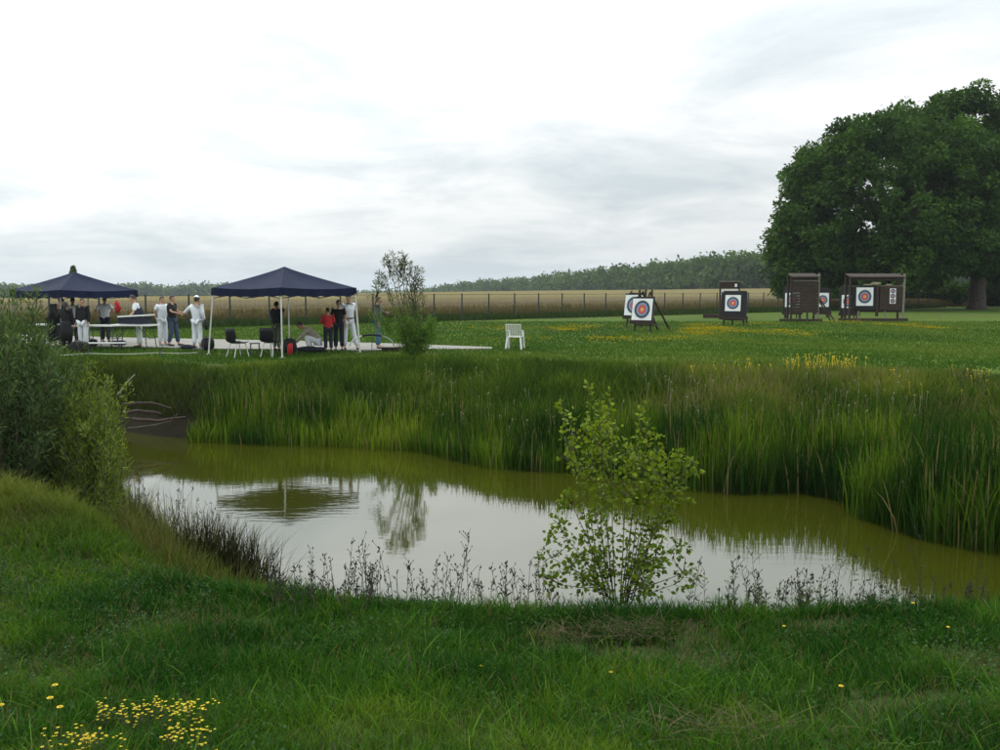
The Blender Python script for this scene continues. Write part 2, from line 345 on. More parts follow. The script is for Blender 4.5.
def person(label, px, py, hpx, face, top, bottom, shoe='shoe', sleeve='short', J=None, headturn=0, cap=None, hair='hair', vest=None, collar=None, belt=None, scale=None, z=.05, girth=1.0, longhair=False, skirt=False):
    loc = G(px, py, z); Hm = hpx*loc.y/FPX; s = scale or Hm/1.74
    root = empty('person', loc, R(face), label, 'person'); root.scale = (s, s, s)
    j = {k: Vector(v) for k, v in BASEJ.items()}
    for k, v in (J or {}).items(): j[k] = Vector(v)
    V, E, Rr, idx = [], [], [], {}
    def add(k, p_, r, par=None):
        idx[k] = len(V); V.append(p_); Rr.append(r)
        if par: E.append((idx[par], idx[k]))
    g = girth
    add('pelvis', j['pelvis'], (.125*g,.09*g)); add('spine', j['spine'], (.115*g,.085*g), 'pelvis'); add('chest', j['chest'], (.13*g,.09*g), 'spine')
    add('neck', j['neck'], .055, 'chest'); add('head', j['head'], .05, 'neck')
    for S in 'LR':
        add('sh'+S, j['sh'+S], .055, 'chest'); add('el'+S, j['el'+S], .042, 'sh'+S); add('wr'+S, j['wr'+S], .026, 'el'+S)
        d = (j['wr'+S]-j['el'+S]).normalized(); sx = 1 if S == 'L' else -1
        side = d.cross(Vector((sx, .3, 0))).normalized(); 
        if side.length < .1: side = Vector((0,1,0))
        nrm = d.cross(side).normalized()
        pc = j['wr'+S]+d*.06; add('pa'+S, pc, (.03,.016), 'wr'+S)
        for q, (off, ln) in enumerate(((-.03,.062),(-.010,.074),(.010,.070),(.029,.055))):
            a = pc+d*.04+side*off; add('f%d%s' % (q, S), a, .009, 'pa'+S); b = a+d*ln*.55+nrm*.004; add('g%d%s' % (q, S), b, .008, 'f%d%s' % (q, S))
            add('h%d%s' % (q, S), b+d*ln*.40+nrm*.02, .006, 'g%d%s' % (q, S))
        a = j['wr'+S]+d*.025-side*.035; add('t0'+S, a, .010, 'pa'+S); add('t1'+S, a+d*.04-side*.02+nrm*.012, .008, 't0'+S)
        add('hip'+S, j['hip'+S], .085*g, 'pelvis'); add('kn'+S, j['kn'+S], .058, 'hip'+S); add('an'+S, j['an'+S], .038, 'kn'+S)
        ff = Vector(FOOTF) if 'toe'+S not in j else (j['toe'+S]-j['an'+S]); ff.z = 0; ff.normalize()
        toe = j.get('toe'+S, j['an'+S]+ff*.17+Vector((0,0,-.05))); j['toe'+S] = toe; add('toe'+S, toe, (.035,.028), 'an'+S)
    me = skin_mesh('body', V, E, Rr)
    # head joined into the same mesh
    bm = bmesh.new(); bm.from_mesh(me)
    up = (j['head']-j['neck']).normalized(); hr = (Vector((0,0,1)).rotation_difference(up)).to_matrix() @ Matrix.Rotation(R(headturn), 3, 'Z')
    hc = j['head']+up*.045
    def hp(v): return hc + hr @ Vector(v)
    vs = ball(bm, hc, (.074,.092,.112), 2, hr)
    ball(bm, hp((0,-.052,-.062)), (.045,.045,.045), 2, hr)             # jaw
    ball(bm, hp((0,-.098,-.012)), (.012,.018,.020), 1, hr)            # nose
    for sx in (-1, 1): ball(bm, hp((sx*.076,.008,-.005)), (.010,.020,.030), 1, hr)
    ball(bm, hp((0,-.087,-.052)), (.022,.008,.006), 1, hr)            # mouth
    b = smooth(obj('body', bm, M['skin'], root))
    for sx in (-1, 1):
        bm = bmesh.new(); ball(bm, hp((sx*.030,-.082,.012)), (.012,.008,.007), 1, hr); obj('eye', bm, M['eye'], root)
    bm = bmesh.new()                                                    # hair
    vs = ball(bm, hc, (.082,.100,.120), 3, hr)
    inv = hr.transposed(); kill = []
    for v in bm.verts:
        q = inv @ (v.co-hc)
        if q.z < (.035 if q.y < -.02 else (-.05 if not longhair else -.09)) - .2*max(0, q.y)*.5 and q.y < .07 + (-.02 if longhair else 0): kill.append(v)
        v.co += hr @ Vector((0,.004,.003)) + Vector([random.uniform(-.004,.004) for _ in range(3)])
    bmesh.ops.delete(bm, geom=kill, context='VERTS')
    if longhair: ball(bm, hp((0,.07,-.10)), (.065,.045,.13), 2, hr)
    smooth(obj('hair', bm, M[hair], root))
    if cap:
        bm = bmesh.new(); vs = ball(bm, hc+up*.01, (.092,.112,.125), 3, hr)
        for v in bm.verts: v.co = hc + (v.co-hc)*1.15
        kill = [v for v in bm.verts if (inv @ (v.co-hc)).z < .075 and (inv @ (v.co-hc)).y > -.03]
        bmesh.ops.delete(bm, geom=kill, context='VERTS')
        if cap == 'cap': ball(bm, hp((0,-.13,.035)), (.06,.07,.010), 2, hr)
        smooth(obj('cap', bm, M['capw'], root))
    # clothes follow the same joints
    def garment(name, keys, edges, rads, m, root_i=0):
        return smooth(obj(name, skin_mesh(name, [j[k] if isinstance(k, str) else k for k in keys], edges, rads, root_i), m, root))
    k = ['chest', 'spine', 'pelvis']; e = [(0,1),(1,2)]; r = [(.205*g,.155*g),(.182*g,.148*g),(.170*g,.140*g)]
    k.append(j['chest'].lerp(j['neck'], .62)); e.append((0,3)); r.append((.115,.10))
    low = j['pelvis']+ (j['pelvis']-j['spine']).normalized()*.07; k.append(low); e.append((2,4)); r.append((.160*g,.132*g))
    for S in 'LR':
        i0 = len(k); k += ['sh'+S]; e.append((0,i0)); r.append(.095)
        if sleeve == 'short': k.append(j['sh'+S].lerp(j['el'+S], .72)); e.append((i0,i0+1)); r.append(.075)
        elif sleeve == 'long': k += ['el'+S, j['el'+S].lerp(j['wr'+S], .97)]; e += [(i0,i0+1),(i0+1,i0+2)]; r += [.066,.050]
        else: k.append(j['sh'+S].lerp(j['el'+S], .12)); e.append((i0,i0+1)); r.append(.07)
    garment('shirt' if sleeve != 'long' else 'jacket', k, e, r, M[top])
    if vest:
        garment('vest', ['chest','spine','pelvis',j['chest'].lerp(j['neck'],.5),j['chest'].lerp(j['shL'],.75),j['chest'].lerp(j['shR'],.75)], [(0,1),(1,2),(0,3),(0,4),(0,5)], [(.235*g,.185*g),(.22*g,.185*g),(.22*g,.19*g),(.13,.12),.11,.11], M[vest])
    k = ['pelvis']; e = []; r = [(.140*g,.112*g)]
    for S in 'LR':
        i0 = len(k); k += ['hip'+S, 'kn'+S, j['kn'+S].lerp(j['an'+S], .93)]; e += [(0,i0),(i0,i0+1),(i0+1,i0+2)]; r += [.105*g,.088,.078]
    garment('trousers', k, e, r, M[bottom])
    if skirt:
        bm = bmesh.new(); pz = j['pelvis']; tube(bm, [pz+Vector((0,0,.1)), pz, pz+Vector((0,0,-.25)), (pz.x, pz.y, .32)], [.15,.19,.22,.20], 14)
        smooth(obj('skirt', bm, M[bottom], root))
    for S in 'LR':
        a = j['an'+S]; tq = j['toe'+S]; d = (tq-a); d.z = 0; d.normalize()
        garment('shoe', [Vector((a.x,a.y,.055))-d*.03 if a.z < .2 else a, Vector((tq.x,tq.y,max(.035, tq.z)))-d*.04, Vector((tq.x,tq.y,max(.03, tq.z)))+d*.05], [(0,1),(1,2)], [.048,(.048,.036),(.038,.026)], M[shoe])
    if belt:
        bm = bmesh.new(); pz = j['pelvis']; tube(bm, [pz+Vector((0,0,.035)), pz+Vector((0,0,.075))], [.172*g,.172*g], 20); 
        for v in bm.verts: v.co.y = pz.y+(v.co.y-pz.y)*.82
        obj('belt', bm, M['black'], root)
    if collar:
        bm = bmesh.new(); c0 = j['chest'].lerp(j['neck'], .8); tube(bm, [c0, c0+Vector((0,-.005,.05))], [.088,.072], 14); obj('collar', bm, M['dark'], root)
    return root
HANDSHAKE = dict(elR=(-.24,-.08,1.20), wrR=(-.18,-.34,1.14), elL=(.24,-.06,1.20), wrL=(.17,-.32,1.17))
HIPS = dict(elL=(.36,.06,1.20), wrL=(.21,-.02,1.03), elR=(-.36,.06,1.20), wrR=(-.21,-.02,1.03))
LEANF = dict(spine=(0,-.05,1.11), chest=(0,-.19,1.28), neck=(0,-.30,1.41), head=(0,-.38,1.51), shL=(.18,-.22,1.38), shR=(-.18,-.22,1.38), elL=(.22,-.34,1.14), wrL=(.17,-.50,.98), elR=(-.22,-.34,1.14), wrR=(-.17,-.50,.98))
STEP = dict(knL=(.10,-.14,.52), anL=(.12,-.26,.09), knR=(-.10,.02,.50), anR=(-.12,.16,.10))
person('person in a dark long sleeved jacket leaning over the table end behind the shrub', 53, 347, 51, 75, 'dark', 'dark', sleeve='long', J=LEANF, girth=1.05)
person('person in a white shirt standing behind the leaning person under the left canopy', 62, 344, 47, 60, 'white', 'navy', sleeve='long')
person('person in a long dark coat with dark hair, back turned, nearest under the left canopy', 67, 350, 48, 190, 'dark', 'dark', sleeve='long', longhair=True, skirt=True, J=dict(elL=(.24,-.10,1.18), wrL=(.12,-.28,1.22)))
person('person in a white shirt half hidden between two dark dressed people', 74, 344, 46, 180, 'white', 'navy', sleeve='long')
person('person in a dark suit jacket over white trousers facing the pond', 84, 348, 49, -10, 'dark', 'white', sleeve='long', girth=1.12, collar=True)
person('person in a white T-shirt and dark trousers, hands on hips, seen from behind', 106, 343, 46, 178, 'white', 'navy', sleeve='short', J=HIPS)
person('person in a dark vest over a white T-shirt bending at the white table', 140, 347.5, 53, -75, 'white', 'white', sleeve='short', vest='navy', J=dict(spine=(0,-.02,1.12), chest=(0,-.07,1.31), neck=(0,-.12,1.46), head=(0,-.17,1.57), shL=(.17,-.08,1.40), shR=(-.17,-.08,1.40), elL=(.20,-.16,1.14), wrL=(.17,-.34,.98), elR=(-.20,-.16,1.14), wrR=(-.17,-.36,.96)), girth=1.15)
person('person in a white T-shirt and white trousers beside the person in jeans', 163, 345.5, 48.5, 55, 'white', 'white', shoe='shoegrey', sleeve='short', J=dict(elL=(.24,.10,1.18), wrL=(.16,.20,1.0), elR=(-.24,.10,1.18), wrR=(-.12,.20,1.0)))
person('person in a dark T-shirt and jeans reaching out to the one dressed in white', 173, 346, 50, 82, 'dark', 'jeans', sleeve='short', J={**HANDSHAKE, **dict(knL=(.10,-.10,.50), anL=(.12,-.14,.09), anR=(-.12,.10,.09))})
pw = person('person all in white with a white cap stretching one arm towards the pair', 197.5, 348, 51, 170, 'white', 'white', shoe='shoegrey', sleeve='long', cap='hood', J=dict(elL=(.22,.0,1.15), elR=(-.24,.03,1.17), wrR=(-.24,-.08,.92), shL=(.18,0,1.42), wrL=(.5,-.05,1.18), **{'knR':(-.09,-.04,.5)}) | dict(elL=(.36,-.02,1.28)))
bm = bmesh.new(); tube(bm, [(-.30,-.06,.98),(-.33,-.04,.80),(-.34,-.02,.62)], [.05,.07,.05], 10); smooth(obj('hip_quiver', bm, M['black'], pw))
person('person in dark top and khaki trousers drawing a bow behind the right chair', 277, 351, 49, 150, 'dark', 'greengrey', sleeve='long', girth=1.1, cap=None, J=dict(elR=(-.40,.05,1.45), wrR=(-.16,-.12,1.50), elL=(.30,-.30,1.42), wrL=(.36,-.55,1.44)))
person('person in a beige shirt crouching on the path under the right canopy', 313, 351, 49, -80, 'beige', 'white', sleeve='long', J=dict(
  pelvis=(0,.18,.30), spine=(0,.06,.46), chest=(0,-.10,.60), neck=(0,-.24,.70), head=(0,-.33,.76), shL=(.18,-.14,.66), shR=(-.18,-.14,.66), elL=(.22,-.34,.46), wrL=(.14,-.52,.26), elR=(-.22,-.34,.46), wrR=(-.10,-.54,.24),
  hipL=(.10,.16,.28), knL=(.15,-.22,.46), anL=(.13,-.06,.09), hipR=(-.10,.16,.28), knR=(-.15,-.22,.44), anR=(-.13,-.04,.09)), scale=1.05)
person('child in a red jacket and dark trousers, arms folded in front, back turned', 328.5, 351.5, 43.5, 200, 'red', 'navy', sleeve='long', girth=1.1, J=dict(elL=(.26,-.02,1.17), wrL=(.10,-.22,1.15), elR=(-.26,-.02,1.17), wrR=(-.10,-.20,1.12)))
person('young person in a dark T-shirt beside the child in red', 339, 350.5, 50, 5, 'dark', 'navy', sleeve='short')
person('tall person in a white polo shirt, black belt and white trousers with feet apart', 349, 349.5, 54, 15, 'white', 'white', sleeve='short', collar=True, belt=True, girth=1.05, J=dict(knL=(.16,-.03,.50), anL=(.26,-.03,.09), knR=(-.12,.0,.5), anR=(-.13,.02,.09), elL=(.26,.02,1.16), wrL=(.27,-.02,.92), wrR=(-.1,-.18,1.0)))
person('person in an olive top and light blue jeans behind the curved bow by the willow', 378.5, 348.5, 51, 85, 'greengrey', 'lightjeans', sleeve='long', J=dict(elL=(.24,-.08,1.2), wrL=(.12,-.28,1.22)))

# ------------------------------------------------------------------ canopies
def canopy(label, cpx, py_peak, corners, Yc, polem, zb=1.83, ze=2.07, zp=2.74, frontfoot=None, slant=None):
    root = empty('canopy_tent', (0,0,0), 0, label, 'canopy', 'pop-up canopies on the lawn')
    ctr = sum((Vector(c) for c in corners), Vector())/4; root.location = (ctr.x, ctr.y, 0)
    cs = [Vector(c)-ctr for c in corners]
    bm = bmesh.new(); n = 10; rows = 9
    for i in range(4):
        a, b = cs[i]*1.02, cs[(i+1) % 4]*1.02; grid = []
        for r_ in range(rows+1):
            f = r_/rows; row = []
            for q in range(n+1):
                u = q/n; e = a.lerp(b, u); zc_ = zp+(ze-zp)*(f**.88) - .05*math.sin(math.pi*u)*f*1.0 - .05*math.sin(math.pi*f)*math.sin(math.pi*u)
                row.append(bm.verts.new((e.x*f, e.y*f, zc_)))
            grid.append(row)
        for r_ in range(rows):
            for q in range(n): bm.faces.new((grid[r_][q], grid[r_+1][q], grid[r_+1][q+1], grid[r_][q+1]))
    bmesh.ops.remove_doubles(bm, verts=bm.verts, dist=.002); bmesh.ops.recalc_face_normals(bm, faces=bm.faces)
    obj('roof', bm, M['canvas'], root)
    bm = bmesh.new()
    for i in range(4):
        a, b = cs[i]*1.025, cs[(i+1) % 4]*1.025; m = 24; prev = None
        for q in range(m+1):
            u = q/m; e = a.lerp(b, u); out_ = e.normalized()*(.02*math.sin(u*31+i)); sag = .05*math.sin(math.pi*u); sc = .018*math.sin(u*40)
            t_ = bm.verts.new((e.x, e.y, ze-sag+.01)); k_ = bm.verts.new((e.x+out_.x, e.y+out_.y, zb-sag*.5+sc))
            if prev: bm.faces.new((prev[0], prev[1], k_, t_))
            prev = (t_, k_)
    bmesh.ops.remove_doubles(bm, verts=bm.verts, dist=.002)
    smooth(obj('valance', bm, M['canvas'], root))
    for i, c in enumerate(cs):
        bm = bmesh.new(); foot = c + (Vector(slant[i]) if slant else Vector())
        g0 = float(hz(ctr.x+foot.x, ctr.y+foot.y))
        bar(bm, (foot.x, foot.y, g0), (c.x, c.y, ze-.02), .036); box(bm, (foot.x, foot.y, g0+.012), (.14,.14,.02))
        obj('pole', bm, M[polem[i]], root)
    bm = bmesh.new()
    for i in range(4):
        a, b = cs[i], cs[(i+1) % 4]; mid = (a+b)/2
        for p_, q_ in ((a, mid), (mid, b)):
          for hi, lo in ((ze-.10, ze-.32), (ze-.32, ze-.10)):
            bm = bmesh.new(); bar(bm, (p_.x, p_.y, hi), (q_.x, q_.y, lo), .02); obj('truss_bar', bm, M['darkmetal'], root)
    bm = bmesh.new(); box(bm, (0,0,zp-.25), (.05,.05,.4))
    obj('centre_post', bm, M['darkmetal'], root)
    return root
c0 = G(283, 357.6); cx = 286/1.0
C0 = Vector((c0.x, c0.y, 0)); CT = D(286, 350, 30.7); 
hd = 2.15
canopy('navy blue canopy on white poles in front of the chairs and the crouching person', 286, 267,
  [(CT.x+.36, CT.y-hd, 0), (CT.x+hd, CT.y+.36, 0), (CT.x-.36, CT.y+hd, 0), (CT.x-hd, CT.y-.36, 0)], 30.7, ['whitemetal']*4, slant=[(-.0,0,0),(.16,-.1,0),(0,0,0),(-.2,0,0)])
CT2 = D(77, 350, 34.8); cr = []; hd = 2.08
for a in (-79, 11, 101, 191): cr.append((CT2.x+hd*math.cos(R(a)), CT2.y+hd*math.sin(R(a)), 0))
canopy('navy blue canopy on thin grey poles over the tables at the left', 77, 272, cr, 34.8, ['greypole']*4, zb=1.75, ze=2.0, zp=2.66)

# ------------------------------------------------------------------ tables, chairs and bags
def table(label, a, b, dep, h=.74, cat='table', legs=3, mt='whiteplast'):
    a, b = Vector(a), Vector(b); c = (a+b)/2; L_ = (b-a).length; rz = math.atan2(b.y-a.y, b.x-a.x)
    root = empty('folding_table', (c.x, c.y, .05), rz, label, cat)
    bm = bmesh.new(); box(bm, (0,0,h), (L_, dep, .045)); bmesh.ops.bevel(bm, geom=bm.edges[:], offset=.012, segments=2)
    obj('table_top', bm, M[mt], root)
    for s in ([-1, 1] if legs == 2 else [-1, 0, 1]):
        for q in (-1, 1):
            bm = bmesh.new(); x = s*(L_/2-.22); tube(bm, [(x+ (.12 if s else 0)*-s*0, q*(dep/2-.06), h-.02), (x+.10*s, q*(dep/2-.04), 0)], .016, 8); obj('leg', bm, M['darkmetal'], root)
    for s in (-1, 1):
        bm = bmesh.new(); tube(bm, [(s*(L_/2-.60), 0, h-.03), (s*(L_/2-.17), 0, h*.42)], .011, 6)
        tube(bm, [(s*(L_/2-.17), -dep/2+.05, h*.42), (s*(L_/2-.17), dep/2-.05, h*.42)], .011, 6)
        obj('brace', bm, M['darkmetal'], root)
    return root
def TP(px, Y): return D(px, 340, Y)
table('long white folding table beside the dark suited person under the left canopy', TP(76, 33.3), TP(118, 33.3), .75)
table('white folding table carrying a dark case with a white lid', TP(113, 32.7), TP(155, 32.5), .75, h=.78, legs=2)
table('white table end showing left of the person in the dark coat', TP(36, 34.4), TP(58, 34.2), .7, legs=2)
cs0 = TP(136, 32.6)
root = empty('equipment_case', (cs0.x, cs0.y, .87), R(-2), 'long dark case with a white lid lying on the white table', 'case')
bm = bmesh.new(); box(bm, (0,0,.12), (1.0,.36,.24)); bmesh.ops.bevel(bm, geom=bm.edges[:], offset=.02, segments=2); obj('case_body', bm, M['navy'], root)
bm = bmesh.new(); box(bm, (.03,0,.275), (1.12,.42,.05), Matrix.Rotation(R(-3), 3, 'Y')); bmesh.ops.bevel(bm, geom=bm.edges[:], offset=.015, segments=2); obj('lid', bm, M['whiteplast'], root)
# folded trestle leaning under the table
tq = TP(103, 32.2)
root = empty('folding_bench', (tq.x, tq.y, .05), R(6), 'low white folding bench under the long table', 'bench')
bm = bmesh.new(); box(bm, (0,0,.20), (1.5,.28,.035)); obj('seat', bm, M['whiteplast'], root)
for s in (-1, 1):
    bm = bmesh.new(); bar(bm, (s*.6,-.12,.19), (s*.5,-.12,0), .025); bar(bm, (s*.6,.12,.19), (s*.5,.12,0), .025); obj('leg', bm, M['darkmetal'], root)
def bag(label, px, py, sx, sy, sz, m, rz=0, strap=True, cat='bag', z=.05, name='sports_bag'):
    p_ = G(px, py, z); root = empty(name, (p_.x, p_.y, z if z else float(hz(p_.x, p_.y))), R(rz), label, cat)
    bm = bmesh.new(); vs = ball(bm, (0,0,sz*.5), (sx/2, sy/2, sz/2), 3)
    for v in bm.verts:
        q = v.co; q.x = math.copysign(abs(q.x/(sx/2))**.6*(sx/2), q.x); q.y = math.copysign(abs(q.y/(sy/2))**.6*(sy/2), q.y)
        q.z = sz*.5+math.copysign(abs((q.z-sz*.5)/(sz/2))**.75*(sz/2), q.z-sz*.5); v.co = q+Vector([mnoise.noise(q*9+Vector((px,0,k*7)))*.03 for k in range(3)])
    smooth(obj('bag_body', bm, M[m], root))
    if strap:
        bm = bmesh.new(); tube(bm, [(-sx*.25,-sy*.42,sz*.7), (-sx*.12,-sy*.45,sz*1.1), (sx*.12,-sy*.45,sz*1.12), (sx*.25,-sy*.42,sz*.7)], .014, 6); smooth(obj('strap', bm, M['black'], root))
    return root
bag('black bag lying on the lawn edge below the dark suited person', 80, 352, .60, .4, .36, 'black', z=0)
bag('black bag on the concrete under the long white table', 92, 346.5, .4, .3, .26, 'black')
bag('flat dark bag on the concrete beside the low bench', 119, 345, .5, .35, .16, 'navy', strap=False)
bag('low dark bag on the concrete left of the white clad person', 188, 349, .5, .3, .13, 'navy')
bag('black rucksack resting at the left pole of the right canopy', 208, 350, .42, .35, .42, 'black', 20)
bag('black and red bag beside the right black chair', 290, 353, .42, .35, .46, 'black')
bag('red pouch leaning on the black bag by the right canopy pole', 290, 354.5, .16, .12, .34, 'red', strap=False, cat='pouch', name='pouch')
bag('long dark bow bag in front of the crouching person', 311, 351.5, .9, .3, .15, 'navy')

def shell_chair(label, px, py, rz):
    p_ = G(px, py, 0); root = empty('shell_chair', (p_.x, p_.y, float(hz(p_.x, p_.y))), R(rz), label, 'chair', 'black shell chairs by the right canopy')
    bm = bmesh.new(); prof = [(-.20,.44),(-.10,.425),(.06,.42),(.17,.44),(.215,.50),(.235,.60),(.26,.72),(.275,.84)]; ring = []
    for (y, z) in prof:
        row = []
        for q in range(9):
            u = q/8*2-1; ww = .225-(.03 if z > .8 else 0); row.append(bm.verts.new((u*ww, y-(.05*u*u if z > .5 else 0), z+(.035*u*u if z <= .5 else 0))))
        ring.append(row)
    for a, b in zip(ring, ring[1:]):
        for q in range(8): bm.faces.new((a[q], a[q+1], b[q+1], b[q]))
    o = smooth(obj('seat_shell', bm, M['blackplast'], root)); md = o.modifiers.new('t', 'SOLIDIFY'); md.thickness = .018
    root.scale = (1.12,1.12,1.06)
    for s in (-1, 1):
        for (y0, y1) in ((-.14,-.22), (.12,.24)):
            bm = bmesh.new(); tube(bm, [(s*.15,y0,.42), (s*.20,y1,0)], .012, 8); obj('leg', bm, M['whitemetal'], root)
    bm = bmesh.new(); tube(bm, [(-.15,-.14,.415),(.15,-.14,.415)], .011, 6); tube(bm, [(-.15,.12,.415),(.15,.12,.415)], .011, 6); obj('seat_frame', bm, M['whitemetal'], root)
shell_chair('black shell chair standing alone left of the front canopy pole', 238, 357.5, 138)
shell_chair('black shell chair right behind the front canopy pole', 272, 357.5, 155)
p_ = D(255, 350, 30.0); root = empty('small_stool', (p_.x, p_.y, 0), R(10), 'small dark stool beside the lone black chair', 'stool')
bm = bmesh.new(); box(bm, (0,0,.36), (.30,.22,.03)); obj('seat', bm, M['darkmetal'], root)
for s in (-1, 1):
    for q in (-1, 1):
        bm = bmesh.new(); bar(bm, (s*.12, q*.08, .35), (s*.15, q*.10, 0), .018); obj('leg', bm, M['darkmetal'], root)
# white armchair on the lawn
p_ = G(515, 349.3, 0)
root = empty('garden_chair', (p_.x, p_.y, 0), R(168), 'white plastic garden armchair alone on the lawn, seen from behind', 'chair')
bm = bmesh.new(); box(bm, (0,0,.43), (.46,.44,.03)); bmesh.ops.bevel(bm, geom=bm.edges[:], offset=.01, segments=2); obj('seat', bm, M['whiteplast'], root)
bm = bmesh.new()
for q in range(7): x = -.17+q*.057; bar(bm, (x, .20, .44), (x*1.08, .31, .84), .036, .012)
bar(bm, (-.23,.315,.85), (.23,.315,.85), .05, .022); bar(bm, (-.235,.20,.42), (-.245,.315,.86), .04, .02); bar(bm, (.235,.20,.42), (.245,.315,.86), .04, .02)
obj('backrest', bm, M['whiteplast'], root)
for s in (-1, 1):
    for (a, b) in (((s*.23,-.20,.62), (s*.27,-.26,0)), ((s*.22,.19,.44), (s*.27,.27,0))):
        bm = bmesh.new(); bar(bm, a, b, .055, .035); obj('leg', bm, M['whiteplast'], root)
    bm = bmesh.new(); bar(bm, (s*.24,-.23,.63), (s*.25,.27,.66), .05, .022); obj('armrest', bm, M['whiteplast'], root)

# recurve bow on a stand
p_ = G(372, 351, .05)
root = empty('recurve_bow', (p_.x, p_.y, .05), 0, 'curved white and black bow resting on a low stand by the tall person in white', 'bow')
def arc(t0, t1, n=10): return [(.72*math.sin(t), .0, .10+.42*math.cos(t)**.9 if math.cos(t) > 0 else .1) for t in [t0+(t1-t0)*k/n for k in range(n+1)]]
bm = bmesh.new(); tube(bm, arc(-1.45, -.45), .024, 8); smooth(obj('limb', bm, M['white'], root))
bm = bmesh.new(); tube(bm, arc(-.45, .45), .032, 8); smooth(obj('riser', bm, M['black'], root))
bm = bmesh.new(); tube(bm, arc(.45, 1.45), .022, 8); smooth(obj('limb', bm, M['shoegrey'], root))
bm = bmesh.new(); tube(bm, [(-.70,0,.13),(.70,0,.13)], .004, 5); obj('bowstring', bm, M['white'], root)
bm = bmesh.new(); bar(bm, (0,0,0), (0,0,.5), .02); bar(bm, (-.14,0,.01), (.14,0,.01), .02); bar(bm, (0,-.14,.01), (0,.14,.01), .02); obj('stand', bm, M['darkmetal'], root)
p_ = G(394, 350, .05); root = empty('bow_case', (p_.x, p_.y, .05), R(3), 'flat dark bow case on the concrete beside the willow', 'case')
bm = bmesh.new(); box(bm, (0,0,.05), (.8,.3,.10)); bmesh.ops.bevel(bm, geom=bm.edges[:], offset=.03, segments=2); obj('case_body', bm, M['oldwood'], root)
bm = bmesh.new(); tube(bm, [(-.12,-.16,.06),(-.08,-.20,.07),(.08,-.20,.07),(.12,-.16,.06)], .01, 6); obj('handle', bm, M['black'], root)
# red jacket on a stake beside the canopy pole
p_ = D(118, 340, 37.5); root = empty('hanging_jacket', (p_.x, p_.y, .25), 0, 'red jacket hung on a stake behind the left canopy', 'jacket')
bm = bmesh.new(); tube(bm, [(0,0,1.35),(0,0,1.25),(.05,0,1.05),(.0,0,.88)], [.03,.10,.15,.10], 12)
for v in bm.verts: v.co.y *= .45
smooth(obj('cloth', bm, M['red'], root))
bm = bmesh.new(); bar(bm, (0,.02,-.3), (0,.02,1.36), .02); obj('stake', bm, M['darkmetal'], root)

# boundary rope and thin stakes along the bank
def hv(v): return float(hz(v.x, v.y))
st_px = [(20,360),(88,358),(160,357),(203,356)]
sp = []
for i, (x, y) in enumerate(st_px):
    g = G(x, y, 0); g.z = hv(g); hgt = .30; sp.append((g, hgt))
root = empty('boundary_rope', (0,0,0), 0, 'thin pale rope on short dark stakes along the far bank', 'rope fence')
bm = bmesh.new()
tube_pts = []
for (a, ha), (b, hb) in zip(sp, sp[1:]):
    for k in range(8): 
        q = k/8; v = a.lerp(b, q); v.z = a.z*(1-q)+b.z*q + (ha*.45*(1-q)+hb*.45*q) - .03*math.sin(math.pi*q); tube_pts.append(v)
tube(bm, tube_pts, .007, 5); obj('rope', bm, M['rope'], root)
for g, h_ in sp:
    bm = bmesh.new(); bar(bm, g, g+Vector((.02,0,h_)), .025); obj('stake', bm, M['darkmetal'], root)

# ------------------------------------------------------------------ archery targets
def face_mesh(w_, h_, parent, y=-.0):
    bm = bmesh.new(); box(bm, (0,y,0), (w_,.006,h_)); 
    rr = [(.45,.355,1),(.345,.25,2),(.235,.14,3),(.10,0,4)]; n = 40
    for k, (ro, ri, mi) in enumerate(rr):
        yy = y-.006-.0015*k
        o_ = [bm.verts.new((w_*ro*.86*math.cos(2*math.pi*i/n), yy, w_*ro*.86*1.02*math.sin(2*math.pi*i/n))) for i in range(n)]
        f = bm.faces.new(o_); f.material_index = mi
    ring = []
    for rq in (.425, .418):
        ring.append([bm.verts.new((w_*rq*math.cos(2*math.pi*i/n), y-.005, w_*rq*1.02*math.sin(2*math.pi*i/n))) for i in range(n)])
    for i in range(n): f = bm.faces.new((ring[0][i], ring[0][(i+1)%n], ring[1][(i+1)%n], ring[1][i])); f.material_index = 1
    o = obj('target_face', bm, [M['paper'], M['t_black'], M['t_blue'], M['t_red'], M['t_gold']], parent)
    return o
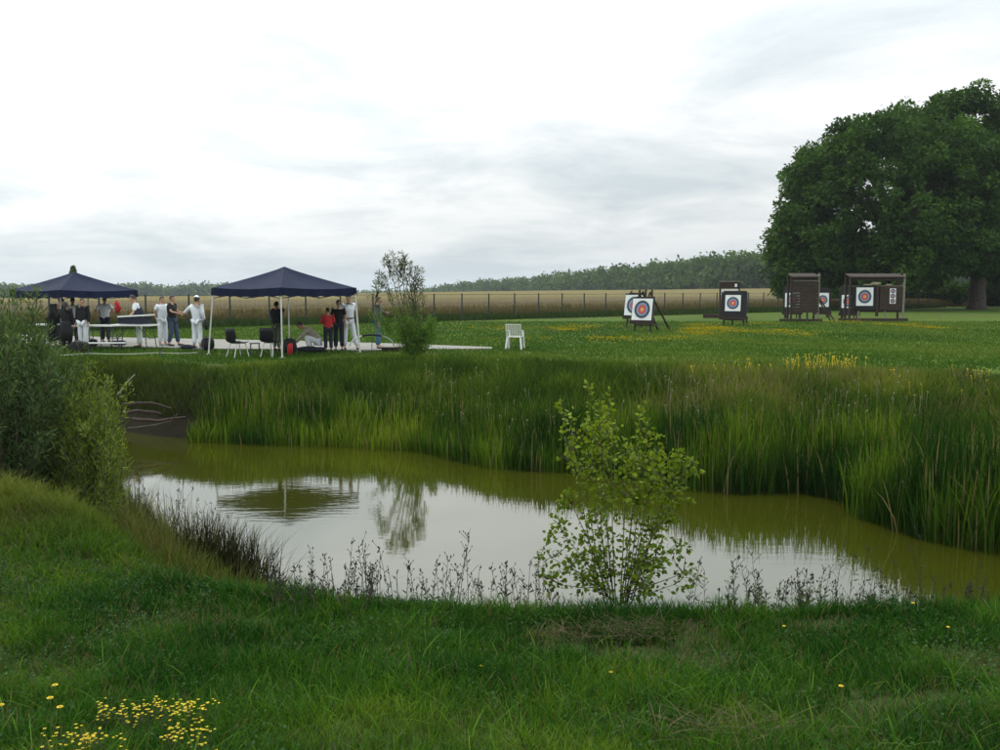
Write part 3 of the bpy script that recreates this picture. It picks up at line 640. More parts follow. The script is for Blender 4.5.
def target(label, loc, rz, W_, H_, zc_, tilt, frame=True, butt='black', facew=None, pegs=False, over=.0, prop=1.1, faceoff=(0,0)):
    root = empty('archery_target', (loc.x, loc.y, 0), R(rz), label, 'archery target', 'archery targets on the far lawn')
    rt = Matrix.Rotation(R(-tilt), 3, 'X'); piv = Vector((0,0,0))
    def T(v): return rt @ Vector(v)
    bm = bmesh.new(); box(bm, T((0,0,zc_)), (W_,.16,H_), rt); bmesh.ops.bevel(bm, geom=bm.edges[:], offset=.02, segments=2); obj('butt', bm, M[butt], root)
    f = face_mesh(facew[0], facew[1], root); f.location = T((faceoff[0],-.088,zc_+faceoff[1])); f.rotation_euler = (R(-tilt),0,R(0))
    top_ = zc_+H_/2+over
    for s in (-1, 1):
        bm = bmesh.new(); bar(bm, T((s*W_*.40,.11,0)), T((s*W_*.30,.11,top_)), .09,.06); obj('leg', bm, M['oldwood'], root)
        bm = bmesh.new(); bar(bm, T((s*W_*.18,.14,top_-.10)), (s*W_*.30, prop+.1, 0), .08,.06); obj('prop', bm, M['oldwood'], root)
    bm = bmesh.new(); bar(bm, T((-W_*.56,-.02,zc_-H_/2-.05)), T((W_*.56,-.02,zc_-H_/2-.05)), .10,.20); obj('shelf', bm, M['oldwood'], root)
    bm = bmesh.new(); bar(bm, T((-W_*.45,.13,zc_+H_/2+.06)), T((W_*.45,.13,zc_+H_/2+.06)), .06,.08)
    obj('crossbar', bm, M['oldwood'], root); bm = bmesh.new(); bar(bm, T((-W_*.36,.16,.35)), T((W_*.36,.16,.35)), .05,.06); bar(bm, (W_*.26,prop*.72,.34), T((W_*.36,.1,.34)), .05,.05); obj('crossbar', bm, M['oldwood'], root)
    if pegs:
        bm = bmesh.new(); bar(bm, T((0,.11,zc_+H_/2)), T((0,.11,top_+.02)), .08,.06)
        for x in (-.25,.2): bar(bm, T((x,.10,zc_+H_/2+.05)), T((x,.10,zc_+H_/2+.22)), .06,.05)
        obj('peg', bm, M['oldwood'], root)
    return root
target('archery target with white face in front, its straw boss paler at the side', G(641, 332), -38, 1.12, 1.10, 1.08, 9, butt='straw', facew=(1.08,1.04), pegs=True, over=.42, prop=2.2)
target('archery target half hidden behind the leftmost front target', G(633, 327.5), -38, 1.2, 1.2, 1.20, 9, facew=(1.15,1.10), over=.2, prop=1.5)
target('archery target on a wide black butt in front of the small brown rack', G(733, 326), -25, 1.42, 1.40, 1.20, 8, facew=(.86,.90), over=.02, prop=1.9, faceoff=(-.05,.08))
target('archery target on a black butt showing left of the first timber shelter', G(792, 318.5), -14, 1.25, 1.75, 1.30, 6, facew=(1.0,1.0), over=.1, prop=1.2, faceoff=(0,.0))
target('archery target on a black butt glimpsed right of the first timber shelter', G(823, 318), -16, 1.0, 1.7, 1.25, 6, facew=(.84,1.0), over=.1, prop=1.5, faceoff=(-.05,.05))
target('archery target on dark butt partly behind the second timber shelter', G(849, 318.5), -18, 1.3, 1.9, 1.30, 6, facew=(.95,.92), over=.05, prop=1.6, faceoff=(-.05,-.1))

# small rack behind the black target
p_ = G(729, 318); root = empty('equipment_rack', (p_.x, p_.y, 0), R(-8), 'small brown roofed rack standing behind the black target', 'rack')
bm = bmesh.new(); box(bm, (0,0,2.62), (1.42,.5,.05)); obj('roof', bm, M['greywood'], root)
bm = bmesh.new(); box(bm, (0,-.18,2.34), (1.30,.04,.48)); obj('board', bm, M['oldwood'], root)
bm = bmesh.new(); box(bm, (0,-.15,1.86), (1.22,.05,.42)); obj('white_panel', bm, M['whiteplast'], root)
for s in (-1, 1):
    for q in (-.2, .2):
        bm = bmesh.new(); bar(bm, (s*.66,q,0), (s*.66,q,2.6), .09); obj('post', bm, M['oldwood'], root)
bm = bmesh.new(); box(bm, (.42,-.225,2.34), (.16,.03,.22)); obj('plate', bm, M['paper'], root)
bm = bmesh.new(); box(bm, (-1.2,-.1,.14), (1.3,.35,.26)); obj('ground_beam', bm, M['oldwood'], root)

def shelter(label, pxL, pxR, pyb, ztop, rz, kind):
    a, b = G(pxL, pyb), G(pxR, pyb); c_ = (a+b)/2; W_ = (b-a).length
    root = empty('target_shelter', (c_.x, c_.y, 0), R(rz), label, 'target shelter', 'timber shelters for the targets')
    for i, (x, y) in enumerate(((-W_/2,0),(W_/2,0),(-W_/2,.9),(W_/2,.9))):
        bm = bmesh.new(); hgt = ztop+(.12 if i == 1 else -.04); bar(bm, (x,y,0), (x+(.04 if i == 1 else 0),y,hgt), .13 if i == 1 else .12); obj('post', bm, M['greywood' if i == 1 else 'oldwood'], root)
    bm = bmesh.new()
    for q in range(5): y0 = -.12+q*.26; box(bm, (0, y0, ztop-.10+.05*q), (W_+.1, .255, .03), Matrix.Rotation(R(10), 3, 'X'))
    box(bm, (0,-.10,ztop-.20), (W_-.14,.035,.28))
    obj('roof', bm, M['oldwood'], root)
    bm = bmesh.new(); n = 11; bt = ztop-(1.32 if kind == 'B' else .98)
    for q in range(n):
        zz = .58+q*bt/n; box(bm, (0,-.13 if kind == 'A' else .02,zz+.07), (W_+(.0 if kind == 'A' else -.14),.03+.006*(q % 2),bt/n-.012))
    obj('back_boards', bm, M['oldwood'], root)
    bm = bmesh.new(); box(bm, (0,-.06,ztop-(.68 if kind == 'B' else .36)), (W_-.15,.14,.04)); obj('shelf', bm, M['greywood'], root)
    bm = bmesh.new(); box(bm, (-.3,-.35,.09), (W_+1.0,.20,.18)); obj('ground_beam', bm, M['oldwood'], root)
    for x in ((-.32,.22) if kind == 'A' else (-.68,.32)):
        bm = bmesh.new(); bar(bm, (x*W_*.5,-.04,0), (x*W_*.5,-.04,.66), .09); obj('strut', bm, M['greywood' if kind == 'B' else 'oldwood'], root)
    if kind == 'A':
        for x in (W_*.5+.15, W_*.5-.1):
            bm = bmesh.new(); bar(bm, (W_*.30,.3,2.2), (x+.9,-.1,.05), .09); obj('brace', bm, M['oldwood'], root)
    return root, W_
sa, wa = shelter('dark timber target shelter with closed boards and one pale right post', 791, 817, 321.5, 2.95, -3, 'A')
sb, wb = shelter('wider dark timber target shelter holding a round target and a triple strip', 849.5, 902, 321, 2.95, -2, 'B')
cX = -wb/2
bm = bmesh.new(); box(bm, (cX+wb*.27,-.07,1.52), (wb*.46,.12,1.62)); obj('left_butt', bm, M['black'], sb)
bm = bmesh.new(); box(bm, (cX+wb*.76,-.07,1.48), (wb*.42,.12,1.55)); obj('right_butt', bm, M['oldwood'], sb)
f = face_mesh(1.08, 1.18, sb); f.location = (cX+wb*.265, -.14, 1.58)
bm = bmesh.new(); box(bm, (0,0,0), (.38,.006,.98))
for k in (-1, 0, 1):
    for q, (r_, mi) in enumerate(((.15,1),(.11,2),(.07,3),(.03,4))):
        vs = [bm.verts.new((r_*math.cos(2*math.pi*i/20), -.006-.0015*q, k*.32+r_*math.sin(2*math.pi*i/20))) for i in range(20)]; bm.faces.new(vs).material_index = mi
o = obj('triple_target_face', bm, [M['paper'], M['t_black'], M['t_blue'], M['t_red'], M['t_gold']], sb); o.location = (cX+wb*.79, -.14, 1.62)
bm = bmesh.new(); bar(bm, (cX+wb*.5,-.12,.3), (cX+wb*.5,-.12,2.3), .16,.1); obj('divider', bm, M['oldwood'], sb)
wl = sb.matrix_world
for (dx, wz, hh, label) in ((-.62,.75,.09,'pale board lying on the left half of the shelter shelf'), (-.1,.75,.22,'crumpled pale sheet on the shelf above the round target'), (.75,.55,.10,'pale board lying on the right half of the shelter shelf')):
    bm = bmesh.new(); vs = ball(bm, (0,0,hh/2), (wz/2,.09,hh/2), 2)
    for v in bm.verts: v.co += Vector([mnoise.noise(v.co*8+Vector((dx,k*5,0)))*.05 for k in range(3)])
    o = smooth(obj('crumpled_sheet', bm, M['fluff'])); bx = math.cos(R(-2))*dx; o.location = (sb.location.x+dx, sb.location.y-.08, 2.30); tag(o, label, 'sheet')

# ------------------------------------------------------------------ fence
root = empty('mesh_fence', (0,0,0), 0, 'long dark green mesh fence with posts between the lawn and the field', 'fence')
bm0 = bmesh.new(); bar(bm0, (0,0,0), (0,0,1.78), .075, .06); box(bm0, (0,0,1.79), (.085,.07,.03)); pm = bpy.data.meshes.new('post'); bm0.to_mesh(pm); bm0.free(); pm.materials.append(M['fence'])
S0, S1, ST = -14, 27, 2.36
for k in range(S0, S1+1):
    q = FA + FD*ST*k; o = bpy.data.objects.new('post', pm); col.objects.link(o); o.parent = root; o.location = (q[0], q[1], float(hz(*q))-.03); o.rotation_euler = (0,R(random.uniform(-.8,.8)),math.atan2(FD[1], FD[0]))
bm = bmesh.new()
def fz(k): q = FA+FD*ST*k; return Vector((q[0], q[1], float(hz(*q))))
for z_ in (.08,.35,.62,.89,1.16,1.43,1.70): bar(bm, fz(S0)+Vector((0,0,z_)), fz(S1)+Vector((0,0,z_)), .006 if z_ < 1.6 else .022)
for k in np.arange(S0, S1, .125*1): 
    if abs(k-round(k)) > .05: bar(bm, fz(k)+Vector((0,0,.05)), fz(k)+Vector((0,0,1.71)), .0035)
obj('wire_mesh', bm, M['fence'], root)

# ------------------------------------------------------------------ far field and woods
def crop_top(X, Y):
    fo = fence_off(X, Y); return hz(X, Y) + .92*sstep((fo-2.0)/1.6) + (fbm(X*.35, Y*.35, 41)-.5)*.16 + (fbm(X*2.3, Y*2.3, 44)-.5)*.10
ta = axis(-60, 60, .8, -420, 420, 1.08); fb = np.concatenate([np.arange(1.9, 14, .45), axis(14, 15, .9, 14, 262, 1.06)[1:]])
TT, FF = np.meshgrid(ta, fb)
XF = FA[0]+FD[0]*TT+FN[0]*FF; YF = FA[1]+FD[1]*TT+FN[1]*FF; keep = YF > 20
ZF = np.where(keep, crop_top(XF, YF), -3)
cm = bpy.data.materials.new('crop'); cm.use_nodes = True; t = cm.node_tree; p = t.nodes['Principled BSDF']; p.inputs['Roughness'].default_value = .95; p.inputs['Specular IOR Level'].default_value = .1
at = t.nodes.new('ShaderNodeAttribute'); at.attribute_name = 'Col'; c = t.nodes.new('ShaderNodeTexCoord'); n = t.nodes.new('ShaderNodeTexNoise'); n.inputs['Scale'].default_value = 1.8; n.inputs['Detail'].default_value = 8
t.links.new(c.outputs['Object'], n.inputs['Vector']); mr = t.nodes.new('ShaderNodeMapRange'); mr.inputs[1].default_value = .3; mr.inputs[2].default_value = .7; mr.inputs[3].default_value = .7; mr.inputs[4].default_value = 1.3; t.links.new(n.outputs['Fac'], mr.inputs[0])
v = t.nodes.new('ShaderNodeVectorMath'); v.operation = 'SCALE'; t.links.new(at.outputs['Color'], v.inputs[0]); t.links.new(mr.outputs[0], v.inputs['Scale']); t.links.new(v.outputs[0], p.inputs['Base Color'])
me = gridmesh('crop_field', XF, YF, ZF)
k = sstep((FF-8)/60)[..., None]; nz1 = fbm(XF*.02, YF*.05, 51)[..., None]
cc = lerp(np.array([.085,.064,.028]), np.array([.15,.122,.042]), np.clip(k+(nz1-.5)*.8, 0, 1)); a = me.color_attributes.new('Col', 'FLOAT_COLOR', 'POINT'); c4 = np.ones((XF.size, 4), np.float32); c4[:, :3] = cc.reshape(-1, 3); a.data.foreach_set('color', c4.ravel())
tag(obj('crop_field', me, cm), kind='stuff', label='ripening yellow brown cereal field beyond the mesh fence', cat='crop field')
n = 70000; tt = rng.uniform(-40, 75, n); ff = 2.0+rng.exponential(3.5, n); ff = np.minimum(ff, 30)
X = FA[0]+FD[0]*tt+FN[0]*ff; Y = FA[1]+FD[1]*tt+FN[1]*ff; Z = hz(X, Y); h = np.where(ff < 2.8, .7, .98)*rng.uniform(.85, 1.15, n)
cb = pick([(.06,.055,.022),(.10,.075,.032),(.13,.11,.045)], n); me = blades_mesh('c', np.stack([X,Y,Z],1), h, .05, .12, cb, tipcol=pick([(.10,.08,.034),(.13,.125,.04),(.115,.085,.036)], n))
tag(obj('cereal_stalks', me, M['dry']), kind='stuff', label='cereal stalks standing along the near edge of the field', cat='cereal stalks')
n = 52000; tt = rng.uniform(-36, 66, n); ff = rng.normal(.9, .8, n)
X = FA[0]+FD[0]*tt+FN[0]*ff; Y = FA[1]+FD[1]*tt+FN[1]*ff; Z = hz(X, Y); h = rng.uniform(.18, .52, n)*(.6+.8*fbm(X*.5, Y*.5, 61))
me = blades_mesh('c', np.stack([X,Y,Z],1), h, .06, .35, pick([(.025,.05,.018),(.035,.065,.02),(.05,.075,.025)], n))
tag(obj('fence_weeds', me, M['blade']), kind='stuff', label='dark green weeds growing along the foot of the mesh fence', cat='weeds')

def crown_cards(cen, rad, ncard, size, cols, squash=1.0):
    """leaf clumps spread through lumpy crown volumes; cen (n,3), rad (n,)"""
    k = rng.integers(0, len(cen), ncard); d = rng.normal(size=(ncard, 3)); d /= np.linalg.norm(d, axis=1)[:, None]
    r = rng.uniform(.5, 1.08, ncard)**.7*np.where(rng.uniform(0, 1, ncard) < .16, 1.35, 1); P = cen[k] + d*(rad[k]*r)[:, None]*np.array([1,1,squash]); return P, d, k
woodpath = [(425,290,900),(455,286,820),(480,283,760),(520,281,680),(560,278,600),(620,271,500),(680,266,440),(715,261,400),(745,257,385),(768,262,380),(820,262,370),(900,266,365),(1100,268,360)]
def wood(name, path, per, hgt, ncards, size, cols, label, depth=26, lift=2.0):
    C_, R_ = [], []
    for (a, b) in zip(path, path[1:]):
        m = max(2, int(abs(b[0]-a[0])/per))
        for i in range(m):
            for row in range(3):
                q = (i+random.random())/m; px = a[0]+(b[0]-a[0])*q; py = a[1]+(b[1]-a[1])*q; Y_ = a[2]+(b[2]-a[2])*q
                Pt = D(px, py, Y_); h_ = hgt*random.uniform(.90, 1.08); X_ = Pt.x; top_ = Pt.z - hgt*1.0 + h_ - row*.4 + lift + random.uniform(-.8, .8)
                yy = Y_+row*depth*.35; r0 = h_*.36
                for s in range(3):
                    rr = r0*random.uniform(.55, .8); C_.append((X_+random.uniform(-1,1)*r0*.7, yy+random.uniform(-1,1)*r0*.6, top_-rr*.9-s*rr*.75)); R_.append(rr)
                for s in range(2): C_.append((X_+random.uniform(-1,1)*r0, yy, top_-h_*.62-s*h_*.2)); R_.append(r0*.8)
    C_ = np.array(C_); R_ = np.array(R_)
    P, d, k = crown_cards(C_, R_, ncards, size, cols); tone = rng.uniform(0, 1, len(C_))[k]
    me = leaves_mesh(name, P, size*rng.uniform(.7, 1.4, ncards), size*rng.uniform(.6, 1.1, ncards), pick(cols, ncards, .25, np.clip(tone+rng.normal(0, .12, ncards), 0, .999)), nrm=d)
    o = obj(name, me, M['treeleaf']); return tag(o, label, 'woods', kind='stuff')
gcols = [(.036,.070,.020),(.065,.115,.030),(.10,.165,.042)]
wood('distant_woods', woodpath, 3.6, 13, 150000, 1.5, gcols, 'long green woodland beyond the field, rising towards the big trees')
wood('hazy_woods', [(-60,286,820),(20,288,850),(60,291,880),(100,288,880),(130,286,880),(170,288,900),(205,286,900),(240,287,950),(300,290,1100),(360,292,1400),(430,291,1500)], 4.0, 16, 60000, 2.6, gcols, 'low hazy line of woods at the left horizon', 40)

# ------------------------------------------------------------------ big trees
def big_tree(label, base, crown, zlo, nclump, nleaf, trunk_r, seed, cols, lean=(0,0), lobes=None, size=.42, group='broad leaved trees on the right', th=4.0, gap=0):
    rs = np.random.default_rng(seed); root = empty('broadleaf_tree', base, 0, label, 'tree', group)
    (cx_, cy_, cz_), (rx, ry, rz_) = crown
    d = rs.normal(size=(nclump, 3)); d /= np.linalg.norm(d, axis=1)[:, None]
    q = rs.uniform(.30, 1, nclump)**.42; d = np.sign(d)*np.abs(d)**.86; C_ = d*q[:, None]*np.array([rx, ry, rz_])
    C_ *= (.91+.17*np.array([mnoise.noise(Vector(v)*1.7+Vector((seed,0,0))) for v in d]))[:, None]
    C_ += np.array([cx_, cy_, cz_]); zl = zlo+np.where(C_[:, 0] > 3.5, gap, 0); C_[:, 2] = np.where(C_[:, 2] < zl+.8, zl+.8+rs.uniform(0, 1.6, nclump), C_[:, 2])
    R_ = rs.uniform(.55, 1.3, nclump)*(rx/13)**.5
    for (lx, ly, lz, lr, ln) in (lobes or []):
        dd = rs.normal(size=(ln, 3)); dd /= np.linalg.norm(dd, axis=1)[:, None]; C_ = np.concatenate([C_, np.array([lx,ly,lz])+dd*lr*(rs.uniform(.3,1,ln)**.5)[:, None]]); R_ = np.concatenate([R_, rs.uniform(.7,1.3,ln)])
    P, dn, k = crown_cards(C_, R_, nleaf, size, cols, .62)
    tone = np.clip(rs.uniform(0, 1, len(C_))[k]*.7+rng.uniform(0, .3, nleaf), 0, .999)
    dd = dn*.8+np.array([0,0,-.25])
    me = leaves_mesh('crown', P, size*rng.uniform(.6, 1.25, nleaf), size*.62*rng.uniform(.7, 1.2, nleaf), pick(cols, nleaf, .2, tone), dirs=dd, nrm=dn+np.array([0,0,.9]))
    obj('crown', me, M['treeleaf'], root)
    bm = bmesh.new(); tube(bm, [(0,0,-.3),(0,0,.5),(lean[0]*.2,0,1.8),(lean[0]*.5,lean[1]*.5,th),(lean[0],lean[1],cz_+rz_*.3)], [trunk_r*1.5,trunk_r*1.1,trunk_r*.95,trunk_r*.85,trunk_r*.3], 14)
    smooth(obj('trunk', bm, M['bark'], root))
    for i in range(16):
        tgt = C_[rs.integers(0, len(C_))]; s = Vector((lean[0]*.5, lean[1]*.5, th-.8+rs.uniform(0, cz_*.5))); e = Vector(tgt); mid = s.lerp(e, .5)+Vector((0,0,1.0))
        bm = bmesh.new(); tube(bm, [s, s.lerp(mid, .5)+Vector((0,0,.2)), mid, mid.lerp(e, .6), e], [trunk_r*.42,trunk_r*.34,trunk_r*.24,trunk_r*.14,.05], 8); smooth(obj('limb', bm, M['bark'], root))
    return root
tcols = [(.020,.050,.010),(.040,.088,.014),(.070,.140,.022)]
b1 = D(893, 300, 99); b2 = D(977, 300, 101)
big_tree('huge round crowned dark tree standing behind the timber target shelters', (b1.x, 99, 0), ((0.0,0,10.6),(12.6,12,9.6)), 1.0, 820, 150000, .8, 3, tcols,
   lobes=[(-10.4,0,4.0,2.4,30),(-10.6,0,8.0,2.2,26),(-8.8,0,13.0,2.2,26),(-5,0,16.6,2.2,26),(0,0,18.3,2.2,26),(10.5,0,8.0,3.0,26),(9,0,12.0,3.0,30),(-11.0,0,6.2,1.7,20)], size=.42, gap=2.0)
big_tree('tall dark tree at the right edge with its thick trunk in view', (b2.x, 101, 0), ((1.4,3,12.6),(9.4,9,8.6)), 3.8, 640, 95000, .82, 9, tcols,
   lobes=[(-5.0,0,19.0,1.7,24),(-3.8,0,20.8,1.4,20),(-1.0,0,21.4,1.4,20),(2.6,0,20.4,1.7,20),(-6,0,16,2.6,20),(8,0,9,4,30)], size=.42)
big_tree('darker tree behind and right of the trunk at the frame edge', (b2.x+13, 116, 0), ((0,0,9.5),(9,8,7.5)), 1.2, 420, 45000, .5, 19, tcols, size=.6)
# hedge-like growth under the big trees
for i, (px, Yv, r_, lb) in enumerate(((925,122,4.2,'low dark bush behind the gap under the round tree'), (962,125,4.6,'low dark bush left of the thick trunk'), (1004,124,4.4,'low dark bush right of the thick trunk'), (858,120,4.2,'low dark bush behind the wider timber shelter'),(815,121,3.6,'low dark bush behind the first timber shelter'))):
    c_ = D(px, 300, Yv); root = empty('bush', (c_.x, Yv, 0), 0, lb, 'bush', 'bushes under the big trees')
    n = 9000; cen = np.column_stack([rng.uniform(-r_, r_, 40), rng.uniform(-2, 2, 40), rng.uniform(.6, 2.6, 40)]); P, dn, k = crown_cards(cen, rng.uniform(.6, 1.2, 40), n, .3, None)
    obj('foliage', leaves_mesh('foliage', P, .45, .3, pick(tcols, n), nrm=dn), M['treeleaf'], root)
    bm = bmesh.new(); [tube(bm, [(0,0,0),(s*.5,0,1),(s*1.5,0,2)], [.09,.06,.02], 6) for s in (-1,.2,1)]; obj('stem', bm, M['bark'], root)
# lone tree tip above the left canopy
c_ = D(73, 267, 160); root = empty('distant_tree', (c_.x, 160, float(hz(c_.x, 160))), 0, 'lone slender tree whose tip shows above the left canopy peak', 'tree')
n = 3500; H_ = c_.z-root.location.z; zz = rng.uniform(.15, 1, n)**.8*H_; rr = .95*np.sqrt(np.clip(1-zz/H_, .02, 1))*rng.uniform(.2, 1, n); an = rng.uniform(0, 6.28, n)
obj('crown', leaves_mesh('crown', np.stack([rr*np.cos(an), rr*np.sin(an), zz],1), .4, .28, pick(gcols, n)), M['treeleaf'], root)
bm = bmesh.new(); tube(bm, [(0,0,-.2),(0,0,H_*.9)], [.18,.04], 8); obj('trunk', bm, M['bark'], root)

# ------------------------------------------------------------------ stemmed shrubs and saplings
def stemmed(name, label, cat, base, stems, leaf, cols, lw, density, mt='leaf', rad=.018, spread=.05, droop=.0, group=None, stemmat='stem', t0=.15, tone=None, side=.8):
    """stems: list of point lists relative to base; leaves are set along every stem and its twigs"""
    root = empty(name, base, 0, label, cat, group); P, Dn, K = [], [], []; twigs = []
    for s in stems:
        pts = [Vector(p) for p in s]; L_ = sum((b-a).length for a, b in zip(pts, pts[1:])); n = max(4, int(L_*density))
        bm = bmesh.new(); tube(bm, pts, [rad*(1-.85*i/(len(pts)-1)) for i in range(len(pts))], 6); twigs.append(bm)
        segs = len(pts)-1
        for i in range(n):
            q = (t0+(1-t0)*random.random())*segs; j_ = min(int(q), segs-1); c_ = pts[j_].lerp(pts[j_+1], q-j_); tan = (pts[j_+1]-pts[j_]).normalized()
            off = Vector([random.gauss(0, 1) for _ in range(3)]); off -= off.dot(tan)*tan; off.normalize(); taper = 1-.65*(q/segs)
            P.append(c_+off*spread*taper*random.uniform(.1, 1.3)+tan*random.uniform(-.02,.03)); Dn.append(off*side+tan*(1.5-side)-Vector((0,0,droop))); K.append(q/segs)
    bm = bmesh.new()
    for b in twigs:
        m_ = bpy.data.meshes.new('t'); b.to_mesh(m_); b.free(); bm.from_mesh(m_); bpy.data.meshes.remove(m_)
    smooth(obj('stems', bm, M[stemmat], root))
    P = np.array(P); Dn = np.array([d.normalized() for d in Dn]); n = len(P); tn = rng.uniform(0, 1, n) if tone is None else np.clip(tone(P)+rng.normal(0, .18, n), 0, .999)
    obj('foliage', leaves_mesh('foliage', P, leaf*rng.uniform(.6, 1.25, n), leaf*lw*rng.uniform(.7, 1.2, n), pick(cols, n, .2, tn), dirs=Dn), M[mt], root)
    return root
def bent(a, b, n=5, wob=.05):
    a, b = Vector(a), Vector(b); w1 = Vector([random.gauss(0,1) for _ in range(3)])*wob; out_ = []
    for i in range(n+1): q = i/n; out_.append(a.lerp(b, q)+w1*math.sin(math.pi*q)*(b-a).length + Vector((0,0,.12*math.sin(math.pi*q)*math.hypot(b.x-a.x, b.y-a.y))))
    return out_
# left willow shrub (dark) and its lighter neighbour
def shrub(name, label, px0, px1, Yc, tops, nst, cols, leaf, dens, seed, lw=.17, depth=.9, spread=.10):
    random.seed(seed); a = D(px0, 400, Yc); b = D(px1, 400, Yc); cx_ = (a.x+b.x)/2; base = Vector((cx_, Yc, float(hz(cx_, Yc))-.03)); st = []
    for i in range(nst):
        q = random.random(); px = px0+(px1-px0)*q; ty = np.interp(px, [t_[0] for t_ in tops], [t_[1] for t_ in tops]); dy = random.uniform(-depth, depth)
        tp_ = D(px, ty, Yc); hh = (tp_.z-base.z)*random.uniform(.62, 1.04)*(1-.15*abs(dy)/depth); xo = tp_.x-base.x
        r0 = (xo*.45+random.uniform(-.12,.12), dy*.5, 0.0); r0 = (r0[0], r0[1], float(hz(cx_+r0[0], Yc+r0[1]))-base.z-.02)
        st.append(bent(r0, (xo+random.uniform(-.08,.08), dy, hh), 6, .04))
        for s_ in range(2):
            z0 = random.uniform(.25,.8); m_ = Vector(st[-1][int(z0*6)]); st.append(bent(m_, m_+Vector((random.gauss(0,.10), random.gauss(0,.12), random.uniform(.25,.55)*hh*.6)), 4, .05))
    return stemmed(name, label, 'shrub', base, st, leaf, cols, lw, dens, rad=.010, spread=spread, t0=.05, side=.5)
wcol = [(.036,.070,.024),(.068,.115,.042),(.14,.20,.085)]
shrub('willow_shrub', 'tall dark grey green willow shrub at the left edge', -90, 76, 11.6, [(-90,290),(-10,262),(6,268),(18,296),(30,322),(48,306),(56,332),(76,362)], 140, wcol, .10, 125, 5, spread=.12)
shrub('willow_shrub', 'lighter feathery willow shrub between the dark shrub and the pond', 64, 118, 11.9, [(64,372),(85,360),(100,364),(112,384),(120,425)], 46, [(.075,.12,.022),(.14,.20,.034),(.24,.30,.07)], .085, 120, 6, depth=.5, spread=.10)
# willow sapling on the far bank
random.seed(12); Yw = 28.6; base = D(412, 362, Yw); base.z = float(hz(base.x, base.y)); st = []
def W3(px, py, dy=0): v = D(px, py, Yw+dy); return (v.x-base.x, dy, v.z-base.z)
for (px, py) in ((378,272),(386,258),(392,252),(400,262),(404,254),(410,262),(376,280),(416,268),(420,280),(413,284)):
    st.append([(random.uniform(-.1,.1),0,0), W3((px+408)/2+6, 320), W3(px*.7+408*.3, py*.55+300*.45), W3(px, py)])
    for k in range(3): q = Vector(st[-1][2]).lerp(Vector(W3(px, py)), random.uniform(0,.7)) if False else Vector(W3(px+random.uniform(-3,3), py+random.uniform(8,28))); st.append([q, q+Vector((random.uniform(-.15,.15), random.uniform(-.1,.1), .18)), q+Vector((random.uniform(-.28,.28), 0, .34))])
stemmed('willow_sapling', 'wispy willow sapling on the far bank, reddish top twigs above a green bushy base', 'tree', base, st, .14, [(.10,.12,.07),(.18,.18,.13),(.14,.18,.09)], .20, 40, rad=.022, spread=.07, t0=.42, mt='leaf')
rt_ = bpy.context.scene.objects['willow_sapling']; P, Dn = [], []
LP, LD = [], []
for i in range(30):
    px = random.uniform(392, 436); py = 300+abs(px-412)*.5+random.uniform(0, 26); dy = random.uniform(-.5,.5); tp_ = Vector(W3(px, py, dy)); r0 = Vector((tp_.x*.3, dy*.4, 0)); m_ = r0.lerp(tp_, .5)+Vector((tp_.x*.18, 0, 0))
    for q in range(125):
        u = random.random()**.8; c_ = r0.lerp(m_, min(1, u*2)) if u < .5 else m_.lerp(tp_, u*2-1); w_ = .17*(1.15-u*.8); a_ = random.uniform(0, 6.28)
        LP.append(c_+Vector((math.cos(a_), math.sin(a_), random.uniform(-.5,.5)))*w_*random.random()**.5); LD.append((math.cos(a_)*.6, math.sin(a_)*.6, 1))
for i in range(7):
    px = random.uniform(368, 390); py = random.uniform(306, 330); tp_ = Vector(W3(px, py, 0)); r0 = Vector(W3(404, 345, 0))
    for q in range(45):
        u = .45+.55*random.random(); LP.append(r0.lerp(tp_, u)+Vector([random.gauss(0,.05) for _ in range(3)])); LD.append((-.6, 0, 1))
n = len(LP); obj('lower_foliage', leaves_mesh('f', np.array(LP), .12*rng.uniform(.6,1.2,n), .034, pick([(.045,.095,.018),(.09,.17,.03),(.15,.25,.05)], n), dirs=np.array(LD)), M['leaf'], rt_)

# foreground sapling
random.seed(4); Ys = 6.9; base = D(612, 606, Ys); base.z = float(hz(base.x, base.y))-.02; st = []
def S3(px, py, dy=0): v = D(px, py, Ys+dy); return (v.x-base.x, dy, v.z-base.z)
main = [(588,382,.1),(599,398,-.1),(608,392,.15),(641,405,0),(649,416,-.12),(660,436,.15),(678,452,.0),(572,412,.2),(562,400,-.05),(628,440,.2),(655,455,-.2),(600,470,.25)]
for (px, py, dy) in main:
    x0 = 618+(px-618)*.22
    st.append([S3(x0, 604, dy*.2), S3(618+(px-618)*.45, 560, dy*.5), S3(618+(px-618)*.72, (560+py)/2, dy*.8), S3(px*.9+618*.1, py*.75+560*.25, dy), S3(px, py, dy)])
for own in list(st):
    for k in range(3):
        c_ = Vector(own[2]).lerp(Vector(own[3]), random.uniform(0, .9)); sg = random.choice((-1, 1)); st.append([c_, c_+Vector((sg*random.uniform(.02,.06), random.uniform(-.08,.08), random.uniform(.03,.08))), c_+Vector((sg*random.uniform(.05,.13), random.uniform(-.12,.12), random.uniform(.08,.2)))])
